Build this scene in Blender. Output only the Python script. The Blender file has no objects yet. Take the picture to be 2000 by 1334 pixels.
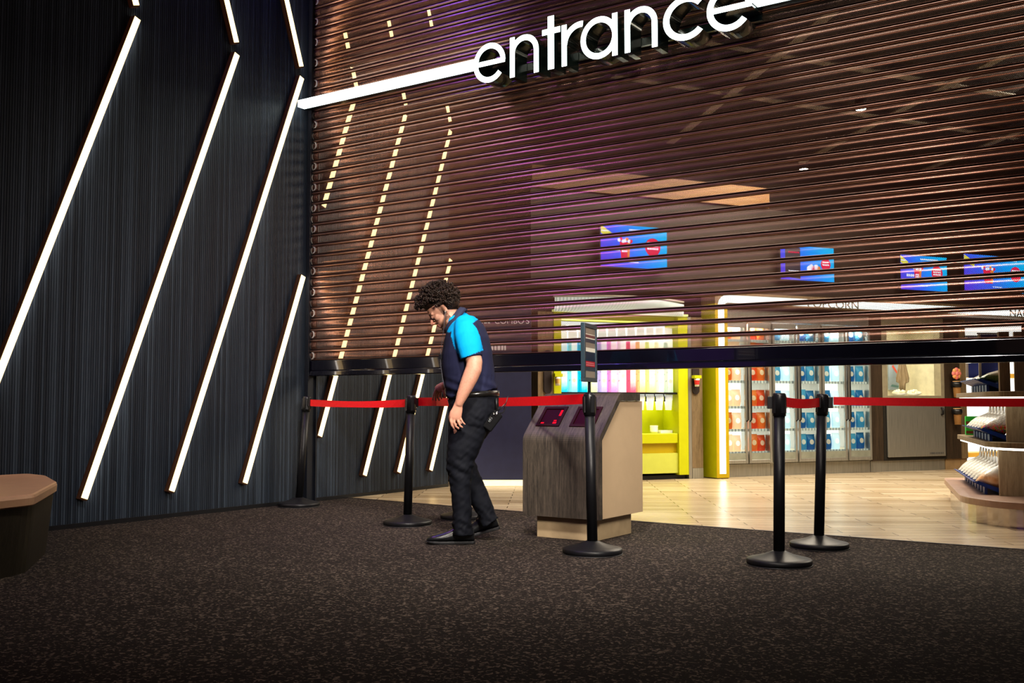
import bpy, bmesh, math, random
from mathutils import Vector, Matrix, noise
random.seed(7)
PI = math.pi
C = bpy.context.scene.collection
sc = bpy.context.scene

# ------------------------------------------------------------------ camera model (2000 x 1334 frame)
F, CX, CY = 2000.0, 1000.0, 667.0
PITCH = math.atan(119 / F)
ANG = math.atan(2956 / math.hypot(F, 119))
FH = Vector((-math.cos(ANG), math.sin(ANG), 0))
RIGHT = Vector((math.sin(ANG), math.cos(ANG), 0))
FWD = FH * math.cos(PITCH) + Vector((0, 0, math.sin(PITCH)))
UP = RIGHT.cross(FWD)
CAM = Vector((7.055, -6.974, 0.94))
def ray(x, y): return FWD * F + RIGHT * (x - CX) + UP * (CY - y)
def atZ(x, y, z=0.0):
    d = ray(x, y); return CAM + d * ((z - CAM.z) / d.z)
def atX(x, y, X=0.0):
    d = ray(x, y); return CAM + d * ((X - CAM.x) / d.x)
def atY(x, y, Y=0.0):
    d = ray(x, y); return CAM + d * ((Y - CAM.y) / d.y)
def atD(x, y, D):
    d = ray(x, y); return CAM + d * (D / d.dot(FH))
def topx(p):
    v = Vector(p) - CAM; z = v.dot(FWD)
    return CX + F * v.dot(RIGHT) / z, CY - F * v.dot(UP) / z

cd = bpy.data.cameras.new('camera'); cam = bpy.data.objects.new('camera', cd); C.objects.link(cam)
cd.sensor_width = 36; cd.lens = 36; cd.clip_start = 0.05; cd.clip_end = 100
M = Matrix((RIGHT, UP, -FWD)).transposed().to_4x4(); M.translation = CAM
cam.matrix_world = M
sc.camera = cam
sc.view_settings.view_transform = 'Standard'
sc.view_settings.look = 'Medium High Contrast'
sc.view_settings.exposure = 0.0
try:
    sc.cycles.use_denoising = True
    sc.cycles.max_bounces = 7
    sc.cycles.transparent_max_bounces = 12
    sc.cycles.sample_clamp_indirect = 4.0
    sc.cycles.caustics_reflective = False
    sc.cycles.caustics_refractive = False
except Exception:
    pass

# ------------------------------------------------------------------ helpers
def tag(o, label=None, cat=None, group=None, kind=None):
    if label: o['label'] = label
    if cat: o['category'] = cat
    if group: o['group'] = group
    if kind: o['kind'] = kind
    return o
def thing(name, label, cat, loc=(0, 0, 0), rotz=0.0, group=None):
    o = bpy.data.objects.new(name, None); C.objects.link(o)
    o.location = loc; o.rotation_euler = (0, 0, rotz); o.empty_display_size = 0.1
    return tag(o, label, cat, group)
def copy_tree(o, parent=None):
    c = o.copy(); C.objects.link(c)
    if parent: c.parent = parent
    for ch in list(o.children): copy_tree(ch, c)
    return c

class MB:
    """collects faces and builds ONE mesh object"""
    def __init__(s): s.v = []; s.f = []; s.m = []; s.sm = []
    def add(s, vs, fs, mi=0, smooth=False):
        b = len(s.v); s.v += [Vector(p) for p in vs]
        for f in fs: s.f.append([b + i for i in f]); s.m.append(mi); s.sm.append(smooth)
        return s
    def box(s, x0, x1, y0, y1, z0, z1, mi=0):
        v = [(x0,y0,z0),(x1,y0,z0),(x1,y1,z0),(x0,y1,z0),(x0,y0,z1),(x1,y0,z1),(x1,y1,z1),(x0,y1,z1)]
        return s.add(v, [(0,3,2,1),(4,5,6,7),(0,1,5,4),(1,2,6,5),(2,3,7,6),(3,0,4,7)], mi)
    def hexa(s, p, mi=0):
        return s.add(p, [(0,3,2,1),(4,5,6,7),(0,1,5,4),(1,2,6,5),(2,3,7,6),(3,0,4,7)], mi)
    def prism(s, poly, z0, z1, mi=0, inset_bot=None):
        n = len(poly); pb = inset_bot or poly
        v = [(p[0], p[1], z0) for p in pb] + [(p[0], p[1], z1) for p in poly]
        fs = [tuple(range(n - 1, -1, -1)), tuple(range(n, 2 * n))]
        fs += [(i, (i + 1) % n, n + (i + 1) % n, n + i) for i in range(n)]
        return s.add(v, fs, mi)
    def extr(s, prof, axis, a, b, mi=0, smooth=False, cap=True):
        """profile in the two other axes, extruded along axis 'x' or 'y'"""
        def q(p, t): return (t, p[0], p[1]) if axis == 'x' else (p[0], t, p[1])
        n = len(prof); v = [q(p, a) for p in prof] + [q(p, b) for p in prof]
        fs = [(i, (i + 1) % n, n + (i + 1) % n, n + i) for i in range(n)]
        s.add(v, fs, mi, smooth)
        if cap: s.add(v, [tuple(range(n)), tuple(range(2 * n - 1, n - 1, -1))], mi)
        return s
    def lathe(s, prof, n=32, c=(0, 0, 0), mi=0, smooth=True, arc=2 * PI):
        v = []; fs = []; m = len(prof); full = abs(arc - 2 * PI) < 1e-6; cols = n if full else n + 1
        for i in range(cols):
            a = arc * i / n
            for r, z in prof: v.append((c[0] + r * math.cos(a), c[1] + r * math.sin(a), c[2] + z))
        for i in range(n):
            j = (i + 1) % cols
            for k in range(m - 1): fs.append((i * m + k, j * m + k, j * m + k + 1, i * m + k + 1))
        return s.add(v, fs, mi, smooth)
    def tube(s, pts, rad, n=10, mi=0, flat=None, smooth=True, ref=None):
        """lofted tube; rad = number or list of (ra, rb); ref = direction of the ra axis"""
        pts = [Vector(p) for p in pts]; k = len(pts)
        rs = rad if isinstance(rad, (list, tuple)) else [rad] * k
        v = []
        ref0 = Vector(ref) if ref is not None else None
        u = None
        for i, p in enumerate(pts):
            t = (pts[min(i + 1, k - 1)] - pts[max(i - 1, 0)]).normalized()
            if ref0 is not None: a = (ref0 - t * ref0.dot(t)).normalized()
            else:
                if u is None: u = t.orthogonal().normalized()
                a = (u - t * u.dot(t)).normalized(); u = a
            b = t.cross(a)
            r = rs[i]; ra, rb = (r if isinstance(r, (list, tuple)) else (r, r))
            for j in range(n):
                w = 2 * PI * j / n; v.append(p + a * ra * math.cos(w) + b * rb * math.sin(w))
        fs = [(i * n + j, i * n + (j + 1) % n, (i + 1) * n + (j + 1) % n, (i + 1) * n + j) for i in range(k - 1) for j in range(n)]
        fs2 = [tuple(range(n - 1, -1, -1)), tuple(range((k - 1) * n, k * n))]
        s.add(v, fs, mi, smooth); b0 = len(s.v) - k * n
        for f in fs2: s.f.append([b0 + i for i in f]); s.m.append(mi); s.sm.append(smooth)
        return s
    def ell(s, c, r, axes=None, n=20, m=12, mi=0):
        c = Vector(c); A = axes or (Vector((1,0,0)), Vector((0,1,0)), Vector((0,0,1)))
        v = []; fs = []
        for i in range(m + 1):
            th = PI * i / m
            for j in range(n):
                ph = 2 * PI * j / n
                d = (math.sin(th) * math.cos(ph), math.sin(th) * math.sin(ph), math.cos(th))
                v.append(c + A[0] * r[0] * d[0] + A[1] * r[1] * d[1] + A[2] * r[2] * d[2])
        for i in range(m):
            for j in range(n): fs.append((i * n + j, (i + 1) * n + j, (i + 1) * n + (j + 1) % n, i * n + (j + 1) % n))
        return s.add(v, fs, mi, True)
    def quad(s, a, b, c, d, mi=0): return s.add([a, b, c, d], [(0, 1, 2, 3)], mi)
    def build(s, name, mats, parent=None, bevel=0.0, seg=2, label=None, weld=True):
        me = bpy.data.meshes.new(name)
        me.from_pydata([tuple(p) for p in s.v], [], s.f)
        if not isinstance(mats, (list, tuple)): mats = [mats]
        for m in mats: me.materials.append(m)
        for p, mi, sm in zip(me.polygons, s.m, s.sm): p.material_index = mi; p.use_smooth = sm
        if weld:
            bm = bmesh.new(); bm.from_mesh(me)
            bmesh.ops.remove_doubles(bm, verts=bm.verts, dist=1e-5)
            bmesh.ops.recalc_face_normals(bm, faces=bm.faces)
            bm.to_mesh(me); bm.free()
        me.update()
        o = bpy.data.objects.new(name, me); C.objects.link(o)
        if parent: o.parent = parent
        if bevel:
            b = o.modifiers.new('bevel', 'BEVEL'); b.width = bevel; b.segments = seg
            b.limit_method = 'ANGLE'; b.angle_limit = math.radians(40)
        if label: o['label'] = label
        return o

# ------------------------------------------------------------------ materials
MATS = {}
class NT:
    def __init__(s, name):
        s.m = bpy.data.materials.new(name); s.m.use_nodes = True
        s.t = s.m.node_tree; s.n = s.t.nodes; s.l = s.t.links
        s.p = s.n['Principled BSDF']; s.out = s.n['Material Output']
    def new(s, typ, **kw):
        x = s.n.new(typ)
        for k, v in kw.items(): setattr(x, k, v)
        return x
    def link(s, a, b): s.l.new(a, b)
    def coord(s, scale=(1, 1, 1), rot=(0, 0, 0), out='Object'):
        t = s.new('ShaderNodeTexCoord'); mp = s.new('ShaderNodeMapping')
        mp.inputs['Scale'].default_value = scale; mp.inputs['Rotation'].default_value = rot
        s.link(t.outputs[out], mp.inputs[0]); return mp.outputs[0]
    def ramp(s, fac, stops):
        r = s.new('ShaderNodeValToRGB')
        while len(r.color_ramp.elements) < len(stops): r.color_ramp.elements.new(0.5)
        for e, (p, c) in zip(r.color_ramp.elements, stops): e.position = p; e.color = (*c, 1) if len(c) == 3 else c
        s.link(fac, r.inputs[0]); return r.outputs[0]
    def math(s, op, a, b=None, c=None):
        x = s.new('ShaderNodeMath', operation=op)
        for i, q in enumerate((a, b, c)):
            if q is None: continue
            if isinstance(q, (int, float)): x.inputs[i].default_value = q
            else: s.link(q, x.inputs[i])
        return x.outputs[0]
    def mix(s, fac, a, b):
        x = s.new('ShaderNodeMix', data_type='RGBA')
        for sock, q in ((x.inputs[0], fac), (x.inputs[6], a), (x.inputs[7], b)):
            if isinstance(q, (int, float)): sock.default_value = q
            elif isinstance(q, tuple): sock.default_value = (*q, 1)
            else: s.link(q, sock)
        return x.outputs[2]
    def noise(s, vec, scale=5, detail=3, rough=0.5, dist=0.0):
        x = s.new('ShaderNodeTexNoise'); x.inputs['Scale'].default_value = scale
        x.inputs['Detail'].default_value = detail; x.inputs['Roughness'].default_value = rough
        x.inputs['Distortion'].default_value = dist
        if vec is not None: s.link(vec, x.inputs['Vector'])
        return x.outputs['Fac']
    def bump(s, h, strength=0.3, dist=0.01):
        b = s.new('ShaderNodeBump'); b.inputs['Strength'].default_value = strength; b.inputs['Distance'].default_value = dist
        s.link(h, b.inputs['Height']); s.link(b.outputs[0], s.p.inputs['Normal'])
def simple(name, col, rough=0.5, metal=0.0, emis=None, es=0.0, var=0.12, scale=9.0, bump=0.0, spec=0.5, alpha=1.0, coat=0.0):
    if name in MATS: return MATS[name]
    t = NT(name); v = t.coord(); nz = t.noise(v, scale, 3)
    d = tuple(max(0, c * (1 - var)) for c in col); b = tuple(min(1, c * (1 + var)) for c in col)
    t.link(t.ramp(nz, [(0.3, d), (0.7, b)]), t.p.inputs['Base Color'])
    t.p.inputs['Roughness'].default_value = rough; t.p.inputs['Metallic'].default_value = metal
    t.p.inputs['Specular IOR Level'].default_value = spec
    t.p.inputs['Coat Weight'].default_value = coat
    if emis:
        t.p.inputs['Emission Color'].default_value = (*emis, 1); t.p.inputs['Emission Strength'].default_value = es
    if bump: t.bump(t.noise(v, scale * 8, 2), bump)
    if alpha < 1: t.p.inputs['Alpha'].default_value = alpha
    MATS[name] = t.m; return t.m
def wood(name, dark, light, axis='z', scale=1.0, rough=0.5, bump=0.15):
    if name in MATS: return MATS[name]
    t = NT(name)
    sc_ = {'z': (14, 14, 0.9), 'x': (0.9, 14, 14), 'y': (14, 0.9, 14), 'yz': (14, 1.1, 0.9)}[axis]
    v = t.coord(tuple(q * scale for q in sc_))
    n1 = t.noise(v, 3, 6, 0.65, 1.2)
    v2 = t.coord(tuple(q * scale * 6 for q in sc_)); n2 = t.noise(v2, 4, 2)
    h = t.math('ADD', t.math('MULTIPLY', n1, 0.7), t.math('MULTIPLY', n2, 0.3))
    mid = tuple((a + b) / 2 for a, b in zip(dark, light))
    t.link(t.ramp(h, [(0.32, dark), (0.5, mid), (0.68, light)]), t.p.inputs['Base Color'])
    t.p.inputs['Roughness'].default_value = rough
    t.bump(h, bump, 0.004); MATS[name] = t.m; return t.m
def emit(name, col, strength):
    if name in MATS: return MATS[name]
    t = NT(name); t.n.remove(t.p)
    e = t.new('ShaderNodeEmission'); v = t.coord(); nz = t.noise(v, 2.0, 1)
    t.link(t.ramp(nz, [(0.2, tuple(c * 0.96 for c in col)), (0.8, col)]), e.inputs[0])
    e.inputs[1].default_value = strength; t.link(e.outputs[0], t.out.inputs[0])
    MATS[name] = t.m; return t.m
def glass_mat(name, tint=(0.9, 0.95, 0.95), refl=0.10):
    if name in MATS: return MATS[name]
    t = NT(name); t.n.remove(t.p)
    tr = t.new('ShaderNodeBsdfTransparent'); gl = t.new('ShaderNodeBsdfGlossy'); mx = t.new('ShaderNodeMixShader')
    tr.inputs[0].default_value = (*tint, 1); gl.inputs['Roughness'].default_value = 0.05
    lw = t.new('ShaderNodeLayerWeight'); lw.inputs[0].default_value = 0.25
    t.link(t.math('ADD', t.math('MULTIPLY', lw.outputs['Fresnel'], 0.6), refl * 0.4), mx.inputs[0])
    t.link(tr.outputs[0], mx.inputs[1]); t.link(gl.outputs[0], mx.inputs[2]); t.link(mx.outputs[0], t.out.inputs[0])
    MATS[name] = t.m; return t.m

black_plastic = simple('black_plastic', (0.012, 0.012, 0.014), 0.35)
black_metal = simple('black_powder_coat', (0.009, 0.009, 0.011), 0.45, var=0.2, spec=0.35)
steel = None
def steel_mat():
    t = NT('brushed_steel'); v = t.coord((60, 60, 1.2)); n = t.noise(v, 3, 4)
    t.link(t.ramp(n, [(0.3, (0.38, 0.375, 0.35)), (0.7, (0.56, 0.55, 0.51))]), t.p.inputs['Base Color'])
    t.p.inputs['Metallic'].default_value = 0.75; t.p.inputs['Roughness'].default_value = 0.36
    t.bump(n, 0.05, 0.002); return t.m
steel = steel_mat()
bronze = simple('bronze_channel', (0.045, 0.022, 0.012), 0.5, 0.2, emis=(1.0, 0.30, 0.08), es=0.012)  # faint orange glow put in for LED spill on the channel side
strip_em = emit('warm_led', (1.0, 0.70, 0.31), 3.3)
strip_side = emit('warm_led_side', (1.0, 0.92, 0.82), 8.5)  # side glow added to throw light on the ribs beside each bar
white_em = emit('cool_led', (0.86, 1.0, 0.98), 5.0)
band_em = emit('light_band', (0.92, 1.0, 0.96), 2.2)
dark_wood = wood('dark_oak', (0.022, 0.015, 0.010), (0.075, 0.050, 0.032))
grey_wood = wood('grey_oak', (0.014, 0.013, 0.013), (0.115, 0.092, 0.072), 'yz', scale=1.6, bump=0.25)
mid_wood = wood('mid_oak', (0.11, 0.075, 0.04), (0.30, 0.22, 0.13))
light_wood = wood('light_oak', (0.26, 0.19, 0.11), (0.50, 0.39, 0.25))
beige = simple('beige_laminate', (0.50, 0.37, 0.24), 0.55, var=0.03)
yellow = simple('yellow_laminate', (0.55, 0.575, 0.004), 0.4, var=0.03)
amber = simple('amber_and_shade_laminate', (0.50, 0.36, 0.003), 0.45, var=0.03)
pale_yellow = simple('pale_yellow_laminate', (0.58, 0.62, 0.11), 0.45, var=0.03)
white_plastic = simple('white_plastic', (0.85, 0.86, 0.85), 0.35, var=0.03)
red_tape = simple('red_webbing', (0.72, 0.002, 0.012), 0.55, var=0.06, scale=60, bump=0.1)
navy_plastic = simple('navy_plastic', (0.012, 0.05, 0.27), 0.35)

# ------------------------------------------------------------------ SETTING
EX = [(-0.3, 0.56), (0.25, 0.54), (3.54, 0.335), (13, 0.33)]      # edge between carpet and timber
def carpet_mat():
    t = NT('carpet'); v = t.coord()
    big = t.noise(v, 1.3, 3)
    warp = t.new('ShaderNodeTexNoise'); warp.inputs['Scale'].default_value = 30; t.link(v, warp.inputs['Vector'])
    add = t.new('ShaderNodeMixRGB'); add.inputs[0].default_value = 0.02
    t.link(v, add.inputs[1]); t.link(warp.outputs['Color'], add.inputs[2])
    fl = t.noise(add.outputs[0], 62, 1.5, 0.5, 0.6)
    mask = t.ramp(fl, [(0.56, (0, 0, 0)), (0.63, (1, 1, 1))])
    fine = t.noise(v, 420, 2)
    base = t.mix(big, (0.020, 0.016, 0.014), (0.036, 0.028, 0.025))
    col = t.mix(t.math('MULTIPLY', mask, 0.8), base, (0.23, 0.18, 0.145))
    col2 = t.mix(t.math('MULTIPLY', fine, 0.5), col, (0.012, 0.010, 0.009))
    t.link(col2, t.p.inputs['Base Color']); t.p.inputs['Roughness'].default_value = 0.95
    t.p.inputs['Specular IOR Level'].default_value = 0.15
    t.bump(t.math('ADD', fine, fl), 0.5, 0.006); return t.m
def parquet_mat():
    t = NT('oak_planks'); v = t.coord((1, 1, 1), (0, 0, math.radians(-32)))
    br = t.new('ShaderNodeTexBrick'); t.link(v, br.inputs['Vector'])
    br.offset = 0.37; br.inputs['Scale'].default_value = 1.0
    br.inputs['Brick Width'].default_value = 0.95; br.inputs['Row Height'].default_value = 0.15
    br.inputs['Mortar Size'].default_value = 0.004; br.inputs['Mortar Smooth'].default_value = 0.1
    br.inputs['Color1'].default_value = (0.46, 0.35, 0.22, 1); br.inputs['Color2'].default_value = (0.66, 0.54, 0.38, 1)
    br.inputs['Mortar'].default_value = (0.16, 0.10, 0.06, 1)
    g = t.noise(t.coord((1.5, 22, 22), (0, 0, math.radians(-32))), 3, 5, 0.6, 0.8)
    mul = t.new('ShaderNodeMixRGB', blend_type='MULTIPLY'); mul.inputs[0].default_value = 0.6
    t.link(br.outputs['Color'], mul.inputs[1])
    t.link(t.ramp(g, [(0.3, (0.55, 0.55, 0.55)), (0.7, (1, 1, 1))]), mul.inputs[2])
    t.link(mul.outputs[0], t.p.inputs['Base Color'])
    t.p.inputs['Roughness'].default_value = 0.27
    t.bump(g, 0.05, 0.002); return t.m
mb = MB()
pts = [(p[0], p[1], 0) for p in EX] + [(13, -13, 0), (-0.3, -13, 0)]
mb.add(pts, [tuple(range(len(pts)))])
o = mb.build('carpet', carpet_mat()); tag(o, 'dark brown flecked carpet covering the lobby floor', kind='structure')
mb = MB()
pts = [(p[0], p[1], 0) for p in EX] + [(13, 13, 0), (-6, 13, 0), (-6, 0.56, 0)]
mb.add(pts, [tuple(range(len(pts)))])
o = mb.build('floor', parquet_mat()); tag(o, 'pale oak plank floor of the shop behind the shutter', kind='structure')
# thin metal edge between the two floors
mb = MB()
for a, b in zip(EX, EX[1:]):
    mb.hexa([(a[0], a[1]-.012, 0.0005), (b[0], b[1]-.012, 0.0005), (b[0], b[1]+.012, 0.0005), (a[0], a[1]+.012, 0.0005),
             (a[0], a[1]-.012, 0.004), (b[0], b[1]-.012, 0.004), (b[0], b[1]+.012, 0.004), (a[0], a[1]+.012, 0.004)])
o = mb.build('trim_1', simple('edge_strip', (0.05, 0.04, 0.035), 0.5)); tag(o, 'dark edge strip where carpet meets timber', kind='structure')

# ribbed dark wall on the left (wall face at X = 0)
def rib_mat():
    t = NT('ribbed_wall'); v = t.coord()
    sp = t.new('ShaderNodeSeparateXYZ'); t.link(v, sp.inputs[0])
    cell = t.math('FLOOR', t.math('MULTIPLY', sp.outputs['Y'], 50.0))
    wn = t.new('ShaderNodeTexWhiteNoise', noise_dimensions='1D'); t.link(cell, wn.inputs['W'])
    st = t.noise(t.coord((1, 40, 1.5)), 3, 4)
    f = t.math('ADD', t.math('MULTIPLY', wn.outputs['Value'], 0.6), t.math('MULTIPLY', st, 0.4))
    t.link(t.ramp(f, [(0.1, (0.009, 0.013, 0.021)), (0.6, (0.023, 0.032, 0.048)), (0.95, (0.060, 0.080, 0.110))]), t.p.inputs['Base Color'])
    t.p.inputs['Roughness'].default_value = 0.5; t.bump(st, 0.1, 0.003); return t.m
WEND = 2.16
mb = MB()
prof = []
y = -13.0
while y < WEND - 0.001:
    prof += [(0.0, y), (0.0, y + 0.0145), (-0.008, y + 0.0165), (-0.008, y + 0.018)]
    y += 0.02
prof += [(0.0, WEND)]
front = [(x, yy) for x, yy in prof]
n = len(front)
v = [(x, yy, 0.035) for x, yy in front] + [(x, yy, 7.4) for x, yy in front]
mb.add(v, [(i, i + 1, n + i + 1, n + i) for i in range(n - 1)])
mb.box(-0.30, -0.012, -13.0, WEND, 0.0, 7.4)
mb.quad((0, WEND, 0.0), (-0.3, WEND, 0.0), (-0.3, WEND, 7.4), (0, WEND, 7.4))
o = mb.build('wall_left', rib_mat(), weld=False); tag(o, 'dark wall of fine vertical ribs on the left', kind='structure')
mb = MB().box(-0.30, 0.004, -13, WEND, 0.0, 0.035)
o = mb.build('baseboard_left', black_plastic); tag(o, 'thin black baseboard under the ribbed wall', kind='structure')

# ------------------------------------------------------------------ slanted light bars on the ribbed wall
def light_bar(p0, p1, label, w=0.058):
    (y0, z0), (y1, z1) = p0, p1          # p0 = upper end
    d = Vector((0, y0 - y1, z0 - z1)); L = d.length; d.normalize()
    s = Vector((0, d.z, -d.y))           # across, +Y side
    base = Vector((0.0, y1, z1))
    root = thing('light_bar', label, 'wall light', base, group='slanted light bars on the ribbed wall')
    def bar(mb, a0, a1, x0, x1, l0, l1, mi=0):
        q = []
        for x in (x0, x1):
            pass
        P = lambda a, x, l: s * a + Vector((x, 0, 0)) + d * l
        mb.hexa([P(a0, x0, l0), P(a1, x0, l0), P(a1, x1, l0), P(a0, x1, l0), P(a0, x0, l1), P(a1, x0, l1), P(a1, x1, l1), P(a0, x1, l1)], mi)
    h = w / 2
    m1 = MB(); bar(m1, -h - 0.006, -h + 0.002, 0.003, 0.05, 0, L); bar(m1, -h - 0.006, h, 0.002, 0.012, 0, L); bar(m1, -h - 0.006, h, 0.003, 0.05, -0.012, 0)
    m1.build('channel', bronze, root)
    m2 = MB(); bar(m2, -h + 0.003, h, 0.04, 0.052, 0.001, L - 0.001, 0); bar(m2, h - 0.012, h - 0.001, 0.016, 0.0395, 0.001, L - 0.001, 1)
    m2.build('diffuser', [strip_em, strip_side], root)
    return root
def lower(y0): return ((y0, 4.02), (y0 - 1.39, 0.22))
names = ['leftmost of the long bars, running off the picture edge', 'second long bar from the left', 'third long bar from the left, meeting the sign line']
for y0, nm in zip((-1.995, -0.975, -0.19), names):
    light_bar(*lower(y0), 'warm white slanted light bar, ' + nm)
# the fourth bar is cut where the shutter rail crosses the wall
light_bar((0.545, 4.02), (0.115, 2.83), 'warm white slanted light bar stub seen through the shutter beside its rail')
light_bar((-0.14, 2.13), (-0.81, 0.235), 'short warm slanted light bar ending at the shutter rail')
light_bar((1.327, 4.02), (0.10, 0.62), 'slanted light bar behind the shutter, first below it from the rail')
light_bar((2.117, 4.02), (0.733, 0.212), 'slanted light bar behind the shutter, second below it from the rail')
light_bar((2.13, 2.55), (1.258, 0.213), 'slanted light bar behind the belt post, third from the shutter rail')
light_bar((2.12, 1.08), (1.79, 0.205), 'shortest slanted light bar, low at the wall end near the man')
for y0, nm in ((-2.01, 'above the leftmost long bar, at the top edge'), (-0.985, 'above the second long bar'), (-0.2, 'above the third long bar')):
    light_bar((y0 - 0.99, 7.0), (y0, 4.12), 'warm light bar leaning the other way, ' + nm)
for y0, nm in ((0.56, 'first'), (1.33, 'second'), (2.11, 'third')):
    f_ = min(1.0, (y0 - 0.12) / 0.99)
    light_bar((y0 - 0.99 * f_, 4.12 + 2.88 * f_), (y0, 4.12), 'high light bar leaning left, %s of three seen through the shutter' % nm)

# ------------------------------------------------------------------ roller shutter (plane Y = 0)
def slat_mat():
    t = NT('perforated_bronze_slat'); t.n.remove(t.p)
    v = t.coord(); sp = t.new('ShaderNodeSeparateXYZ'); t.link(v, sp.inputs[0])
    K = PI / 0.0052
    cx = t.math('COSINE', t.math('MULTIPLY', sp.outputs['X'], K)); cz = t.math('COSINE', t.math('MULTIPLY', sp.outputs['Z'], K))
    hole = t.math('GREATER_THAN', t.math('MULTIPLY', cx, cz), 0.015)
    # plain unperforated tails at the rail end of each slat
    solid = t.math('LESS_THAN', sp.outputs['X'], 0.10)
    fac = t.math('MULTIPLY', hole, t.math('SUBTRACT', 1.0, solid))
    p = t.new('ShaderNodeBsdfPrincipled'); tr = t.new('ShaderNodeBsdfTransparent'); mx = t.new('ShaderNodeMixShader')
    nz = t.noise(t.coord((1.2, 1, 26)), 2, 3)
    t.link(t.ramp(nz, [(0.3, (0.40, 0.215, 0.16)), (0.7, (0.58, 0.33, 0.26))]), p.inputs['Base Color'])
    p.inputs['Metallic'].default_value = 0.85; p.inputs['Roughness'].default_value = 0.27
    t.link(fac, mx.inputs[0]); t.link(p.outputs[0], mx.inputs[1]); t.link(tr.outputs[0], mx.inputs[2])
    t.link(mx.outputs[0], t.out.inputs[0]); return t.m
bead_mat = simple('bronze_hinge_bead', (0.52, 0.31, 0.25), 0.28, 0.9, var=0.1)
lip_mat = simple('bronze_slat_lip', (0.16, 0.09, 0.07), 0.35, 0.8, var=0.1)
shutter = thing('roller_shutter', 'half lowered bronze perforated roller shutter hanging over the shop entrance', 'shutter', (0, 0, 0))
PIT = 0.1008; Z0 = 1.335; NS = 54; XR = 9.6
m1 = MB(); m2 = MB()
for i in range(NS):
    z = Z0 + i * PIT
    # hinge bead at the bottom lip: small lip, gap, bead
    arc = []
    for k in range(11):
        a = k / 10.0
        zz = z + 0.012 + a * 0.066
        arc.append((-0.016 * math.sin(PI * a) ** 0.8 - 0.002, zz))
    # open sheet for the perforated band
    v = [(0.03, p[0], p[1]) for p in arc] + [(XR, p[0], p[1]) for p in arc]
    k = len(arc)
    m1.add(v, [(j, j + 1, k + j + 1, k + j) for j in range(k - 1)], 0, True)
    # lower lip
    lip = [(-0.004, z + 0.0125), (-0.010, z + 0.010), (-0.012, z + 0.006), (-0.008, z + 0.0035), (-0.002, z + 0.005), (0.002, z + 0.012)]
    m2.extr(lip, 'x', 0.03, XR, 1, True)
    # bead above the band
    cz_ = z + 0.0885; r = 0.0098
    bead = [(-0.010 + r * math.cos(w * 2 * PI / 12), cz_ + r * math.sin(w * 2 * PI / 12)) for w in range(12)]
    m2.extr(bead, 'x', 0.03, XR, 0, True)
m1.build('slat_curtain', slat_mat(), shutter, weld=False)
m2.build('slat_hinge', [bead_mat, lip_mat], shutter, weld=False)
# black backing lip behind the hinges
m3 = MB()
for i in range(NS + 1):
    z = Z0 + i * PIT
    m3.box(0.03, XR, 0.004, 0.010, z - 0.024, z + 0.0125)
m3.build('hinge_web', black_metal, shutter, weld=False)
bar_mat = simple('gloss_black_bar', (0.008, 0.008, 0.016), 0.16, 0.3, var=0.1, coat=0.6)
m4 = MB(); m4.extr([(-0.030, 1.240), (-0.030, 1.333), (0.03, 1.333), (0.03, 1.240)], 'x', 0.03, XR)
m4.extr([(-0.030, 1.2395), (-0.040, 1.232), (-0.046, 1.196), (-0.042, 1.188), (0.046, 1.188), (0.046, 1.2395)], 'x', 0.03, XR)
m4.build('bottom_bar', bar_mat, shutter, bevel=0.004)
m5 = MB(); m5.box(0.004, 0.026, -0.06, 0.060, 0.0, 7.3); m5.box(0.026, 0.048, -0.062, -0.048, 0.0, 7.3); m5.box(0.026, 0.048, 0.048, 0.060, 0.0, 7.3)
m5.build('guide_rail', simple('guide_rail_paint', (0.010, 0.012, 0.018), 0.4), shutter)
lock0 = None
for i in range(0, NS, 2):
    if lock0 is not None:
        q_ = lock0.copy(); C.objects.link(q_); q_.location = (0, 0, i * PIT); continue
    m6 = MB()
    z = Z0 + 0.045
    pr = [(0.052, -0.026)]
    ring_o = [(0.056 + 0.030 * math.cos(a), z + 0.034 * math.sin(a)) for a in [(-PI / 2 + PI * j / 12) for j in range(13)]]
    ring_i = [(0.050 + 0.022 * math.cos(a), z + 0.028 * math.sin(a)) for a in [(PI / 2 - PI * j / 12) for j in range(13)]]
    poly = ring_o + ring_i
    N = len(poly)
    v = [(p[0], -0.024, p[1]) for p in poly] + [(p[0], -0.017, p[1]) for p in poly]
    h = 13
    fs = []
    for j in range(12):
        fs.append((j, j + 1, N - 2 - j, N - 1 - j)); fs.append((N + N - 1 - j, N + N - 2 - j, N + j + 1, N + j))
        fs.append((j + 1, j, N + j, N + j + 1)); fs.append((N - 1 - j, N - 2 - j, 2 * N - 2 - j, 2 * N - 1 - j))
    m6.add(v, fs)
    lock0 = m6.build('end_lock', simple('nylon_end_lock', (0.35, 0.32, 0.30), 0.5), shutter, weld=False)

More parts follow.
